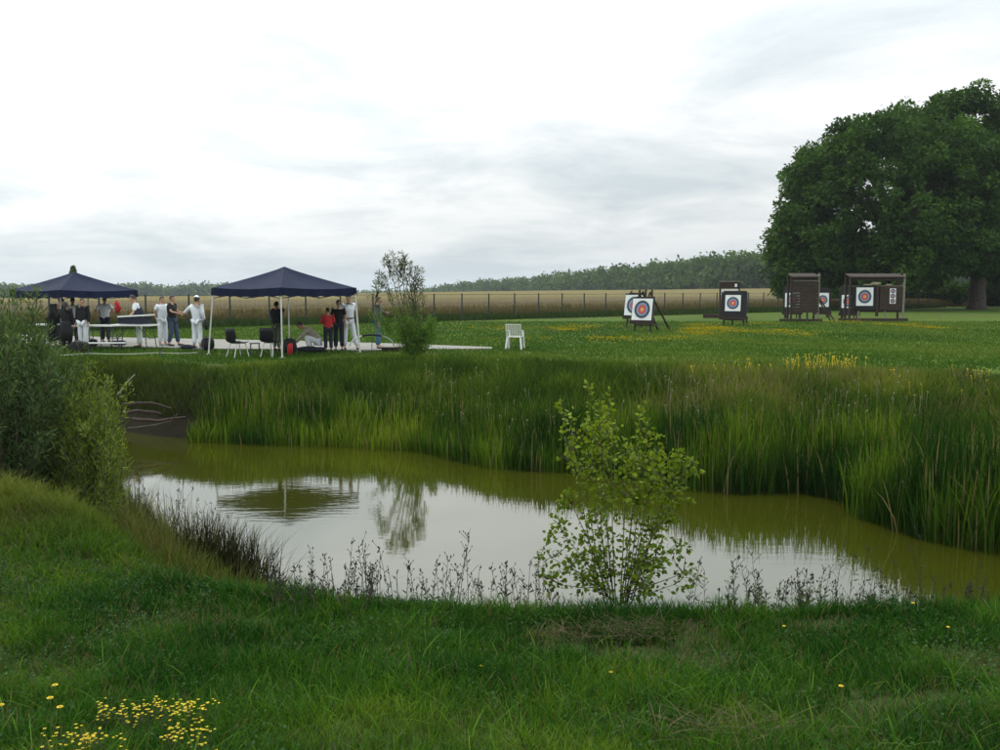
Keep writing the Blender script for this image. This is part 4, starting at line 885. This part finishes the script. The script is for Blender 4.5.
for (px, py, dy) in ((535,562,.1),(548,535,-.15),(560,572,-.25),(545,590,.0),(690,548,.1),(700,578,-.1),(675,520,.2),(688,590,-.25),(560,505,.15),(700,470,.05),(580,590,-.3),(650,590,-.35),(665,560,-.2),(590,520,-.2),(640,500,-.2),(690,500,.0),(575,540,.1),(660,530,.2)):
    m_ = random.uniform(.0,.5); st.append([S3(618+(px-618)*.15, 600-30*m_, 0), S3(618+(px-618)*.45, (600-30*m_)*.45+py*.55, dy*.5), S3(618+(px-618)*.8, py*.95+600*.05-6, dy*.9), S3(px, py, dy)])
    own = st[-1]
    for k in range(3): c_ = Vector(own[random.choice((1,2,2))]); st.append([c_, c_+Vector((random.uniform(-.10,.08), random.uniform(-.1,.1), random.uniform(.02,.09))), c_+Vector((random.uniform(-.15,.10), random.uniform(-.12,.12), random.uniform(.04,.16)))])
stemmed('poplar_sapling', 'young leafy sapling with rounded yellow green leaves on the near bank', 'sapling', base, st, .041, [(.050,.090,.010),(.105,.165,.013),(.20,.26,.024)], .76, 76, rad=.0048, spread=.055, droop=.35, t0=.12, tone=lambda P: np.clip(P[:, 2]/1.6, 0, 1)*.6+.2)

# ------------------------------------------------------------------ bank vegetation (uncountable)
def scatter(n, x0, x1, y0, y1): return rng.uniform(x0, x1, n), rng.uniform(y0, y1, n)
X, Y = scatter(420000, -13, 16, 10.5, 27); s, far = shore(X, Y)
lim = np.interp(X, [-9,-7.6,-7.0,-6.7,0,3,12], [0,0,.02,1.0,1.0,1.2,1.6])
edge = .25*(fbm(X*1.5, Y*1.5, 75)-.4)
k = far & (s > -np.interp(X, [2,5], [.55,.25])-edge) & (s < lim) & (X > -7.05) & inframe(X, Y, -1, 160); k &= rng.uniform(0, 1, len(X)) < np.clip(.35+1.2*fbm(X*1.3, Y*1.3, 77), 0, 1)*np.where(s < .3, 1, .7)
X, Y, s = X[k], Y[k], s[k]; n = len(X); Z = np.maximum(hz(X, Y), WZ-.12)
big = fbm(X*.45, Y*.45, 81); sel = rng.uniform(0,1,n) < .5; X, Y, s, Z = X[sel], Y[sel], s[sel], Z[sel]; n = len(X); big = fbm(X*.45, Y*.45, 81); h = np.interp(X, [-7,-3,1,3,5,9], [.68,.72,.82,.98,1.15,1.2])*(.62+.5*big)*rng.uniform(.6, 1.15, n)*(1+.15*(s > .3))
tone = np.clip((fbm(X*.9+3, Y*.9, 83)-.32)*2.3+rng.normal(0, .16, n) - np.interp(X, [0,2,3.2,5,6,7,9], [0,.05,.35,.35,0,.15,.2]), 0, .999)
colr = pick([(.016,.048,.008),(.044,.098,.009),(.088,.155,.010),(.16,.225,.018)], n, .35, tone); dry_ = rng.uniform(0, 1, n) < .06; colr[dry_] = (.20,.17,.08)
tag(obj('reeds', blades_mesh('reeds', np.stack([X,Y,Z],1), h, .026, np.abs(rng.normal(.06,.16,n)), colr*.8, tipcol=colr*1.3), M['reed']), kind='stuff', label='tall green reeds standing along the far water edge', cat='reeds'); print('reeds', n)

X, Y = scatter(560000, -17, 19, 12.5, 31); s, far = shore(X, Y)
Wf = 2.1 + 3.6*sstep((X+7.5)/4.0) + 2.0*sstep((X-3)/5)
k = far & (s > .35) & (s < Wf+.5+1.2*(fbm(X*.8, Y*.8, 91)-.5)) & inframe(X, Y, -.5, 160) & (rng.uniform(0,1,len(X)) < .42)
X, Y, s, Wf = X[k], Y[k], s[k], Wf[k]; n = len(X); Z = hz(X, Y); f_ = s/Wf
h = (.58-.30*sstep((f_-.5)*2)-.12*np.clip(-X/4, 0, 1))*rng.uniform(.5, 1.15, n)*(.55+.9*fbm(X*.8, Y*.8, 92))
tone = np.clip((fbm(X*.6, Y*.6, 93)-.3)*2+rng.normal(0,.2,n), 0, .999)
colr = pick([(.024,.052,.010),(.048,.092,.011),(.090,.128,.018),(.14,.16,.034)], n, .3, tone)
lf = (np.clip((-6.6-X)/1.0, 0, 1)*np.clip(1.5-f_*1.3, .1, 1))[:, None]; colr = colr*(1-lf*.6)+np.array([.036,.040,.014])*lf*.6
dr = fbm(X*.5, Y*.9, 95)*np.clip((X-1)/3, 0, 1); q = rng.uniform(0,1,n) < np.clip((dr-.42)*1.5, 0, .6); colr[q] = pick([(.10,.085,.05),(.14,.12,.06)], int(q.sum()))
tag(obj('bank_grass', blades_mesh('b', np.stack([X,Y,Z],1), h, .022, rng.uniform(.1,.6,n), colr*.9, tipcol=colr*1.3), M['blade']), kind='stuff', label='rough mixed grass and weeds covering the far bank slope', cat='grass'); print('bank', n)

# fluffy seed heads among the bank grass
def heads(n, boxes, zoff, r, m, name, label, cat):
    P = []; tot = sum(b[4] for b in boxes)
    for (x0, x1, y0, y1, wt) in boxes:
        for i in range(int(n*wt/tot)):
            px = random.uniform(x0, x1); py = random.uniform(y0, y1)
            Yg = 15.
            for _ in range(12):                       # march to where that sight line meets the bank
                v = D(px, py, Yg); g_ = float(hz(v.x, v.y)); Yg = np.clip(Yg+(v.z-(g_+zoff*.8))*3.0, 11, 29)
            v = D(px, py, Yg); g_ = float(hz(v.x, v.y)); P.append((v.x, v.y, g_, g_+zoff*random.uniform(.75, 1.25)))
    bm = bmesh.new()
    for (x, y, g_, z_) in P:
        lx = random.uniform(-.1,.1); tube(bm, [(x,y,g_),(x+lx*.5,y,(g_+z_)/2),(x+lx,y,z_)], [.004,.004,.003], 3, False)
        k0 = len(bm.verts)
        for q in range(random.randint(1, 3)): ball(bm, (x+lx+random.gauss(0,r), y+random.gauss(0,r), z_+random.gauss(0,r*1.2)), (r*random.uniform(.5,1.1), r*random.uniform(.5,1), r*random.uniform(.7,1.6)), 1)
    return tag(obj(name, bm, m), kind='stuff', label=label, cat=cat)
random.seed(31)
heads(150, [(355,400,390,425,1.2),(425,500,365,425,4),(500,560,385,440,1.5),(640,760,368,420,3.5),(800,930,378,420,5),(700,740,405,440,1),(880,1000,440,520,2.2),(560,640,400,460,.8)], .55, .013, M['fluff'], 'seed_heads', 'pale fluffy seed heads scattered over the far bank', 'seed heads')
heads(110, [(785,868,358,367,4),(690,780,360,372,1),(870,1000,370,392,1)], .34, .013, M['yellow'], 'yellow_bank_flowers', 'band of yellow flowers along the top of the far bank', 'flowers')

# lawn tufts and yellow flower bands
X, Y = scatter(330000, -24, 34, 24, 62); s, far = shore(X, Y)
k = far & (s > 3) & (fence_off(X, Y) < -.2) & inframe(X, Y, 0, 120) & ~inside(X, Y, SLAB) & (rng.uniform(0,1,len(X)) < np.clip(30/Y, 0, 1)**1.5)
X, Y = X[k], Y[k]; n = len(X)
tone = np.clip((fbm(X*.25, Y*.12, 101)-.3)*2+rng.normal(0,.2,n), 0, .999)
tag(obj('lawn_grass', blades_mesh('l', np.stack([X,Y,hz(X,Y)],1), rng.uniform(.04,.10,n)*(.7+.8*fbm(X,Y,103)), .03, .5, pick([(.036,.088,.013),(.060,.122,.016),(.11,.155,.025)], n, .2, tone)), M['blade']), kind='stuff', label='short mown grass of the far lawn', cat='grass'); print('lawn', n)
px = rng.uniform(380, 1020, 40000); py = rng.normal(0, 1, 40000)
band = rng.choice(4, 40000, p=[.42,.25,.18,.15]); cy_ = np.interp(px, [380,600,760,1000], [329,332,329,323]); py = cy_ + np.array([0,4,-4,8])[band] + py*np.array([1.0,1.0,.9,2.0])[band]
PX = np.array([G(a, b, 0)[:2] for a, b in zip(px, py)]); X, Y = PX[:, 0], PX[:, 1]
den_ = fbm(X*.45, Y*.16, 111)*np.interp(px, [380,460,560,800,1000], [.55,1.0,1.1,.95,.9]); k = den_ > .66+rng.normal(0,.05,len(X)); X, Y = X[k], Y[k]; n = len(X)
P = np.stack([X, Y, hz(X, Y)+rng.uniform(.05,.13,n)], 1)
tag(obj('lawn_flowers', leaves_mesh('f', P, .042, .04, pick([(.34,.27,.012),(.50,.36,.012),(.16,.18,.02)], n), dirs=np.stack([np.ones(n)*.1, -np.ones(n)*.4, np.ones(n)], 1)), M['blade']), kind='stuff', label='bands of small yellow flowers across the far lawn', cat='flowers'); print('fl', n)

# ------------------------------------------------------------------ near bank grass
X, Y = scatter(1500000, -9, 8.5, 2.7, 14.5); s, far = shore(X, Y); Zg = hz(X, Y)
px, py = proj(X, Y, Zg)
k = ~far & (s > .05) & (px > -130) & (px < 1130) & (py < 850)
dens = np.clip((5.2/np.maximum(Y, 3))**1.7, .05, 1)*.56
bare = sstep((fbm(X*1.1+5, Y*1.6, 121)-.60)*9)*np.where((X > .2), 1, .55)
mound = np.exp(-(((X-1.0)/.35)**2+((Y-6.0)/.11)**2))
k &= rng.uniform(0,1,len(X)) < dens*(1-.6*np.clip(bare*.8+mound, 0, 1)); X, Y, s, Zg, bare = X[k], Y[k], s[k], Zg[k], bare[k]; n = len(X)
tuft = fbm(X*3.2, Y*3.2, 125); big = fbm(X*.8, Y*.8, 127)
h = (.045+.13*np.clip(tuft-.25, 0, 1)+.05*big)*rng.uniform(.55,1.3,n)*(1-.55*bare); h *= 1+ .35*np.exp(-((s-2.1)/.6)**2)*(Y > 5) + 1.3*sstep((Y-7.8)/2.5)
h = np.minimum(h, .36)
tone = np.clip((fbm(X*1.2, Y*1.2, 129)-.3)*1.7+rng.normal(0,.2,n)+.2*sstep((Y-8)/3), 0, .999)
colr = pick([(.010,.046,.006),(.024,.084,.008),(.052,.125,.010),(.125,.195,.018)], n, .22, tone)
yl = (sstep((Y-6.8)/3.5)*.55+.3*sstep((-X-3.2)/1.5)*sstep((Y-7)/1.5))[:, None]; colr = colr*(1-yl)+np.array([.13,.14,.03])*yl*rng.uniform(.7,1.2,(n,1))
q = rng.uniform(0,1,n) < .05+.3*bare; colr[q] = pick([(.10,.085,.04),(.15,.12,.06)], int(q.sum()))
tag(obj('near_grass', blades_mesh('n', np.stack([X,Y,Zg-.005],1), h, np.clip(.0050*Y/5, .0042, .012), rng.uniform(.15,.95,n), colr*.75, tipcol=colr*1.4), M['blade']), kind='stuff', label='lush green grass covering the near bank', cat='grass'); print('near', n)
n = 5000; X = rng.uniform(-5, 5.5, n); Y = 2.9+rng.exponential(1.6, n); s, far = shore(X, Y); px, py = proj(X, Y, hz(X, Y)); k = ~far & (s > 1.0) & (px > -100) & (px < 1100) & (py < 850) & (fbm(X*1.4, Y*1.4, 151) > .47); X, Y = X[k], Y[k]; n = len(X)
c_ = pick([(.025,.085,.009),(.055,.135,.014),(.11,.19,.024)], n)
tag(obj('coarse_grass', blades_mesh('cg', np.stack([X,Y,hz(X,Y)],1), rng.uniform(.09,.21,n), rng.uniform(.005,.010,n), rng.uniform(.3,1.2,n), c_*.8, tipcol=c_*1.25), M['blade']), kind='stuff', label='longer coarse grass blades arching out of the near turf', cat='grass')
# clover and broad leaves between the blades
X, Y = scatter(90000, -8, 7, 2.9, 9); s, far = shore(X, Y); px, py = proj(X, Y, .1); k = ~far & (s > 1.2) & (px > -100) & (px < 1100) & (py < 830) & (fbm(X*1.7, Y*1.7, 131) > .52); X, Y = X[k], Y[k]; n = len(X)
tag(obj('clover', leaves_mesh('cl', np.stack([X,Y,hz(X,Y)+rng.uniform(.01,.06,n)],1), rng.uniform(.012,.028,n), .018, pick([(.025,.065,.02),(.045,.10,.03),(.06,.12,.04)], n), dirs=np.stack([rng.normal(size=n), rng.normal(size=n), .4*np.ones(n)], 1)), M['leaf']), kind='stuff', label='low clover leaves among the near grass', cat='clover')
# dead stalks where the turf is worn through
n = 500; X = rng.normal(.8, .2, n); Y = rng.normal(6.0, .08, n)
X2 = rng.normal(.95, .2, 150); Y2 = rng.normal(4.1, .08, 150); X = np.concatenate([X, X2]); Y = np.concatenate([Y, Y2]); n = len(X)
tag(obj('dead_grass', blades_mesh('d', np.stack([X,Y,hz(X,Y)+.01],1), rng.uniform(.05,.16,n), .006, rng.uniform(1.2,2.0,n), pick([(.07,.06,.03),(.12,.10,.05),(.045,.04,.02)], n)), M['dry']), kind='stuff', label='matted dead stalks at the foot of the young sapling', cat='dead grass')

# ------------------------------------------------------------------ tall weeds on the near shore
M['weedstem'] = mat('weed_stem', (.026,.028,.016), .9, 20, .4)
def weeds(name, label, spots, seed, mt=('dry','dry'), pod=True, cols=[(.035,.04,.025),(.06,.06,.035)], leafy=.5):
    random.seed(seed); bm = bmesh.new(); LP, LD, LL = [], [], []
    for (px, pyt, dep) in spots:
        v = D(px, pyt, dep); g_ = float(hz(v.x, v.y)); H_ = v.z-g_
        if H_ < .08: continue
        ln = random.gauss(0, .06)*H_*2; pts = [Vector((v.x-ln, v.y, g_-.02)), Vector((v.x-ln*.7, v.y, g_+H_*.4)), Vector((v.x-ln*.25, v.y+.01, g_+H_*.75)), Vector((v.x, v.y, v.z))]
        tube(bm, pts, [.0026,.0022,.0017,.0012], 5, False)
        nb = random.randint(2, 8)
        for i in range(nb):
            q = random.uniform(.35, 1); c_ = pts[0].lerp(pts[3], q); a = random.uniform(0, 6.28); l_ = random.uniform(.02,.08)*H_*1.6; e = c_+Vector((math.cos(a)*l_, math.sin(a)*l_*.6, l_*1.1))
            tube(bm, [c_, e], [.0018,.0012], 4, False)
            if pod: ball(bm, e, (.0038,.0038,random.uniform(.005,.010)), 1)
        if pod:
            for i in range(random.randint(2,5)): ball(bm, (v.x+random.gauss(0,.008), v.y, v.z-random.uniform(0,.05)), (.0052,.0048,random.uniform(.006,.012)), 1)
        for i in range(int(leafy*random.randint(3, 12))):
            q = random.uniform(.08, .85); c_ = pts[0].lerp(pts[3], q); a = random.uniform(0, 6.28); LP.append(c_); LD.append((math.cos(a), math.sin(a)*.6, random.uniform(.1, 1.1))); LL.append(random.uniform(.035,.08)*(1.2-q*.6))
    o = obj(name, bm, M['weedstem']); tag(o, label, 'weeds', kind='stuff')
    if LP:
        LP = np.array(LP); n = len(LP); me = leaves_mesh(name, LP, np.array(LL), np.array(LL)*.22, pick(cols, n), dirs=np.array(LD))
        bm = bmesh.new(); bm.from_mesh(o.data); 
        o2 = obj(name+'_leaves', me, M['leaf'], None); tag(o2, label.replace('stalks', 'leaves'), 'weeds', kind='stuff'); bm.free()
    return o
random.seed(50); sp_ = []
for i in range(120):
    px = random.choice([random.uniform(262, 380), random.uniform(340, 560), random.uniform(262, 560)]); top_ = 596-abs(random.gauss(0, 20))-6; top_ = max(top_, 536)
    sp_.append((px, top_, random.uniform(6.4, 7.5)))
sp_ += [(470,528,6.9),(466,545,6.9),(330,556,7),(310,548,7.2),(380,555,7.1),(356,560,7.0),(530,560,6.8),(365,545,7.2),(448,556,6.9),(500,565,7)]
weeds('shore_weeds', 'dry dark seeded weed stalks along the near water edge', sp_, 51, leafy=.55)
random.seed(53); sp_ = [(random.uniform(690, 990), 596-abs(random.gauss(0, 17)), random.uniform(6.3, 7.4)) for i in range(75)]
sp_ += [(845,540,7),(868,546,7),(920,535,6.9),(738,556,7),(752,552,7.1),(895,560,7),(700,560,7),(980,560,6.8),(912,545,7)]
weeds('leafy_weeds', 'leafy green weed stalks along the near shore right of the sapling', sp_, 54, cols=[(.035,.055,.022),(.06,.085,.035)], leafy=1.7)
random.seed(57); sp_ = []
for i in range(60):
    px = random.uniform(120, 262); b_ = np.interp(px, [120,160,200,262], [500,528,550,588]); sp_.append((px, b_-random.uniform(6, 62), float(np.interp(px, [120,160,200,262], [13.2,11.6,10.7,9.6]))+random.uniform(-.3,.3)))
weeds('left_shore_weeds', 'thin pale weed stalks on the left shore', sp_, 58, leafy=.5, cols=[(.06,.075,.03),(.09,.10,.045)])
# pale grass stems rising before the left water
X = rng.uniform(-7.9, -1.6, 90000); Y = rng.uniform(8.2, 16.5, 90000); X = X[:48000]; Y = Y[:48000]; s, far = shore(X, Y); k = ~far & (s > -.1) & (s < 1.7); X, Y = X[k], Y[k]; n = len(X)
tag(obj('left_bank_grass', blades_mesh('g', np.stack([X,Y,hz(X,Y)],1), rng.uniform(.15,.52,n)*(.35+1.1*fbm(X*1.9,Y*1.9,141)), .010, rng.uniform(.1,.5,n), pick([(.022,.045,.010),(.055,.082,.016),(.12,.135,.038),(.10,.08,.04)], n, .25, np.clip((fbm(X*1.6, Y*1.6, 143)-.3)*2+rng.normal(0,.2,n), 0, .999))), M['blade']), kind='stuff', label='long rough grass and herbs on the left bank', cat='grass')

n = 420; px = rng.uniform(118, 262, n); b_ = np.interp(px, [118,160,200,262], [505,535,560,590]); P = np.array([G(a, b-rng.uniform(0,10), -1.15) for a, b in zip(px, b_)]); P[:, 2] = hz(P[:, 0], P[:, 1])
tag(obj('tall_grass', blades_mesh('tg', P, rng.uniform(.35,.95,n), .010, rng.uniform(.05,.35,n), pick([(.06,.07,.03),(.16,.16,.07),(.22,.20,.10)], n)), M['blade']), kind='stuff', label='tall thin pale grasses standing before the water on the left shore', cat='grass')
# rush clump at the left shore
c_ = D(228, 580, 9.9); root = empty('rush_clump', (c_.x, c_.y, float(hz(c_.x, c_.y))-.03), 0, 'dense dark clump of rushes leaning over the water at the left shore', 'rushes')
n = 900; gx = rng.normal(0, .24, n); gy = rng.normal(0, .13, n); P = np.stack([gx, gy, np.zeros(n)], 1)
gz = hz(c_.x+gx, c_.y+gy)-root.location.z; P[:, 2] = gz
rng2 = rng.uniform(0, 1, n); me = blades_mesh('rush', P, rng.uniform(.42,.95,n), .010, np.abs(rng.normal(.25,.2,n)), pick([(.012,.016,.010),(.035,.04,.018),(.09,.08,.04)], n, .2, rng2**1.5)); obj('blades', me, M['reed'], root)
# single dark dried plants further left
# ------------------------------------------------------------------ yellow flowers, near left corner
def flower_patch(name, label, cx_, cy_, rx, ry, n, hh, seed, cat='flowers'):
    random.seed(seed); root = empty(name, (cx_, cy_, float(hz(cx_, cy_))), 0, label, cat); bs, bf = bmesh.new(), bmesh.new(); LP, LD = [], []
    for i in range(n):
        a = random.uniform(0, 6.28); r_ = math.sqrt(random.random()); x = rx*r_*math.cos(a); y = ry*r_*math.sin(a); z0 = float(hz(cx_+x, cy_+y))-root.location.z; h_ = hh*random.uniform(.65, 1.15)
        tx, ty = x+random.gauss(0,.02), y+random.gauss(0,.02); tube(bs, [(x,y,z0),((x+tx)/2,(y+ty)/2,z0+h_*.5),(tx,ty,z0+h_)], [.0018,.0015,.0012], 4, False)
        for q in range(random.randint(1, 4)):
            fx, fy, fz_ = tx+random.gauss(0,.012), ty+random.gauss(0,.012), z0+h_+random.gauss(0,.012); m = 5; rr = random.uniform(.004,.0065); az = random.uniform(0, 6.28)
            for k in range(m):
                b_ = az+k*6.283/m; v0 = bf.verts.new((fx,fy,fz_)); v1 = bf.verts.new((fx+rr*math.cos(b_-.45), fy+rr*math.sin(b_-.45), fz_+rr*.45)); v2 = bf.verts.new((fx+rr*1.35*math.cos(b_), fy+rr*1.35*math.sin(b_), fz_+rr*.6)); v3 = bf.verts.new((fx+rr*math.cos(b_+.45), fy+rr*math.sin(b_+.45), fz_+rr*.45)); bf.faces.new((v0,v1,v2,v3))
        for q in range(7): u = random.uniform(.1,.9); LP.append((x+(tx-x)*u, y+(ty-y)*u, z0+h_*u)); b_ = random.uniform(0,6.28); LD.append((math.cos(b_), math.sin(b_), .5))
    tag(obj('stems', bs, M['stem'], root), kind='stuff'); tag(obj('petals', bf, M['yellow'], root), kind='stuff'); n_ = len(LP)
    obj('leaves', leaves_mesh('lv', np.array(LP), .022, .008, pick([(.03,.07,.015),(.05,.10,.02)], n_), dirs=np.array(LD)), M['leaf'], root)
    return root
def FP(px, py, zoff=.11):
    Y_ = 3.6
    for _ in range(40): v = D(px, py, Y_); Y_ = min(12, max(2.6, Y_+(v.z-(float(hz(v.x, v.y))+zoff))*1.2))
    return D(px, py, Y_)
g = FP(150, 712); flower_patch('yellow_flower_clump', 'broad clump of small yellow flowers in the near left grass', g.x, g.y, .27, .11, 75, .13, 61)
g = FP(82, 742); flower_patch('yellow_flower_clump', 'yellow flowers at the bottom left, nearer and lower than the broad clump', g.x, g.y, .16, .06, 30, .13, 62)
g = FP(185, 738); flower_patch('yellow_flower_clump', 'small group of yellow flowers below the right end of the broad clump', g.x, g.y, .12, .05, 22, .12, 63)
def dandelion(label, px, py, hh=.1, s=1.0):
    s *= .62
    Y_ = 4.0
    for _ in range(25): v = D(px, py, Y_); g_ = float(hz(v.x, v.y)); Y_ = max(3.0, Y_+(v.z-(g_+hh))*1.5)
    v = D(px, py, Y_); g_ = float(hz(v.x, v.y)); root = empty('yellow_flower', (v.x, v.y, g_), 0, label, 'flower', 'single yellow flowers in the near grass')
    bm = bmesh.new(); tube(bm, [(-.008,0,0),(.004,0,hh*.5),(0,0,hh)], .0022*s, 6); obj('stem', bm, M['leafstem'], root)
    bm = bmesh.new()
    for ring, (m, rr, zz) in enumerate(((16,.017,.002),(12,.012,.006),(8,.006,.009))):
        for k in range(m):
            a = k*6.283/m+ring; v0 = bm.verts.new((0,0,hh)); v1 = bm.verts.new((rr*s*math.cos(a-.2), rr*s*math.sin(a-.2), hh+zz*s)); v2 = bm.verts.new((rr*s*1.15*math.cos(a), rr*s*1.15*math.sin(a), hh+zz*s)); v3 = bm.verts.new((rr*s*math.cos(a+.2), rr*s*math.sin(a+.2), hh+zz*s)); bm.faces.new((v0,v1,v2,v3))
    obj('petals', bm, M['yellow'], root)
M['leafstem'] = mat('flower_stem', (.12,.16,.05), .6, 30, .2)
for lb, px, py, hh, s in (('tall yellow dandelion on a bare pale stem in the near right grass', 841, 686, .14, 1.0), ('yellow flower near the water edge at the far right', 992, 588, .16, 1.3), ('yellow flower in the grass just below the right shoreline', 913, 603, .12, 1.0), ('yellow flower below the shoreline flower on the right', 948, 627, .10, .9),
    ('small yellow flower in the grass left of the dandelion, below the dead stalks', 784, 626, .07, .9), ('small orange yellow flower in the middle of the near grass', 481, 666, .06, 1.0), ('small yellow flower below the sapling', 611, 672, .06, .9), ('yellow flower highest above the left clump', 55, 685, .22, 1.1), ('yellow flower just left of the broad clump', 50, 698, .2, 1.2), ('second yellow flower left of the clump, below the other', 60, 707, .18, 1.2), ('yellow flower cut by the left edge of the picture', 1, 705, .16, 1.2)):
    dandelion(lb, px, py, hh, s)
# ------------------------------------------------------------------ driftwood, orange plant, litter
def log_(label, pts, r, m, name='driftwood_log'):
    pts = [Vector(p) for p in pts]; base = Vector(pts[0]); bm = bmesh.new(); fine = []
    for a, b in zip(pts, pts[1:]):
        for k in range(5): fine.append(a.lerp(b, k/5)-base)
    fine.append(pts[-1]-base)
    fine = [p+Vector([mnoise.noise(p*3+Vector((k*9,0,0)))*r*.8 for k in range(3)]) for p in fine]
    tube(bm, fine, [r*(1-.45*i/len(fine)) for i in range(len(fine))], 9)
    o = smooth(obj(name, bm, M[m])); o.location = base; tag(o, label, 'log', 'driftwood at the far left bank'); return o
def LG(px, py, Y): return D(px, py, Y)
log_('uppermost dark driftwood log on the far left bank', [LG(122,404,21.9), LG(150,403,22.0), LG(172,408,22.1)], .035, 'oldwood')
log_('second dark driftwood log from the top on the far left bank', [LG(118,413,21.7), LG(140,411,21.8), LG(161,414,21.9)], .05, 'oldwood')
log_('third dark driftwood log from the top on the far left bank', [LG(132,419,21.5), LG(158,421,21.6), LG(186,417,21.8)], .045, 'oldwood')
log_('driftwood log lowest and nearest the water on the far left bank', [LG(128,428,21.3), LG(150,426,21.4), LG(170,422,21.5), LG(177,414,21.5)], .022, 'bark')
log_('pale bare branch leaning up from the bank right of the light shrub', [LG(117,395,20.5), LG(126,384,20.6), LG(135,375,20.7)], .02, 'greywood', 'dead_branch')
g = G(132, 452, WZ+.1); flower_patch('orange_flower_clump', 'small orange yellow flower clump at the water beside the light shrub', g.x, g.y, .16, .12, 40, .16, 66)
for lb, px, py in (('white floating scrap at the right reeds, left one of a pair', 937, 535.5), ('white floating scrap at the right reeds, right one of a pair', 945.5, 538)):
    g = G(px, py, WZ); bm = bmesh.new(); vs = ball(bm, (0,0,.015), (.062,.045,.03), 2)
    for v in bm.verts: v.co += Vector([mnoise.noise(v.co*30+Vector((px,k*5,0)))*.02 for k in range(3)])
    o = smooth(obj('floating_scrap', bm, M['litter'])); o.location = g; tag(o, lb, 'litter')
# ------------------------------------------------------------------ air
hm = bpy.data.materials.new('air'); hm.use_nodes = True; t = hm.node_tree; t.nodes.remove(t.nodes['Principled BSDF'])
pv = t.nodes.new('ShaderNodeVolumePrincipled'); pv.inputs['Color'].default_value = (.86,.93,1,1); pv.inputs['Density'].default_value = .00017; pv.inputs['Anisotropy'].default_value = .2
t.links.new(pv.outputs[0], t.nodes['Material Output'].inputs['Volume'])
bm = bmesh.new(); zlo, zhi = float(ZZ.min())-1, 32; box(bm, (0, 1500, (zlo+zhi)/2), (5200, 3800, zhi-zlo))
tag(obj('haze', bm, hm), kind='stuff', label='thin pale haze filling the air over the fields', cat='haze')
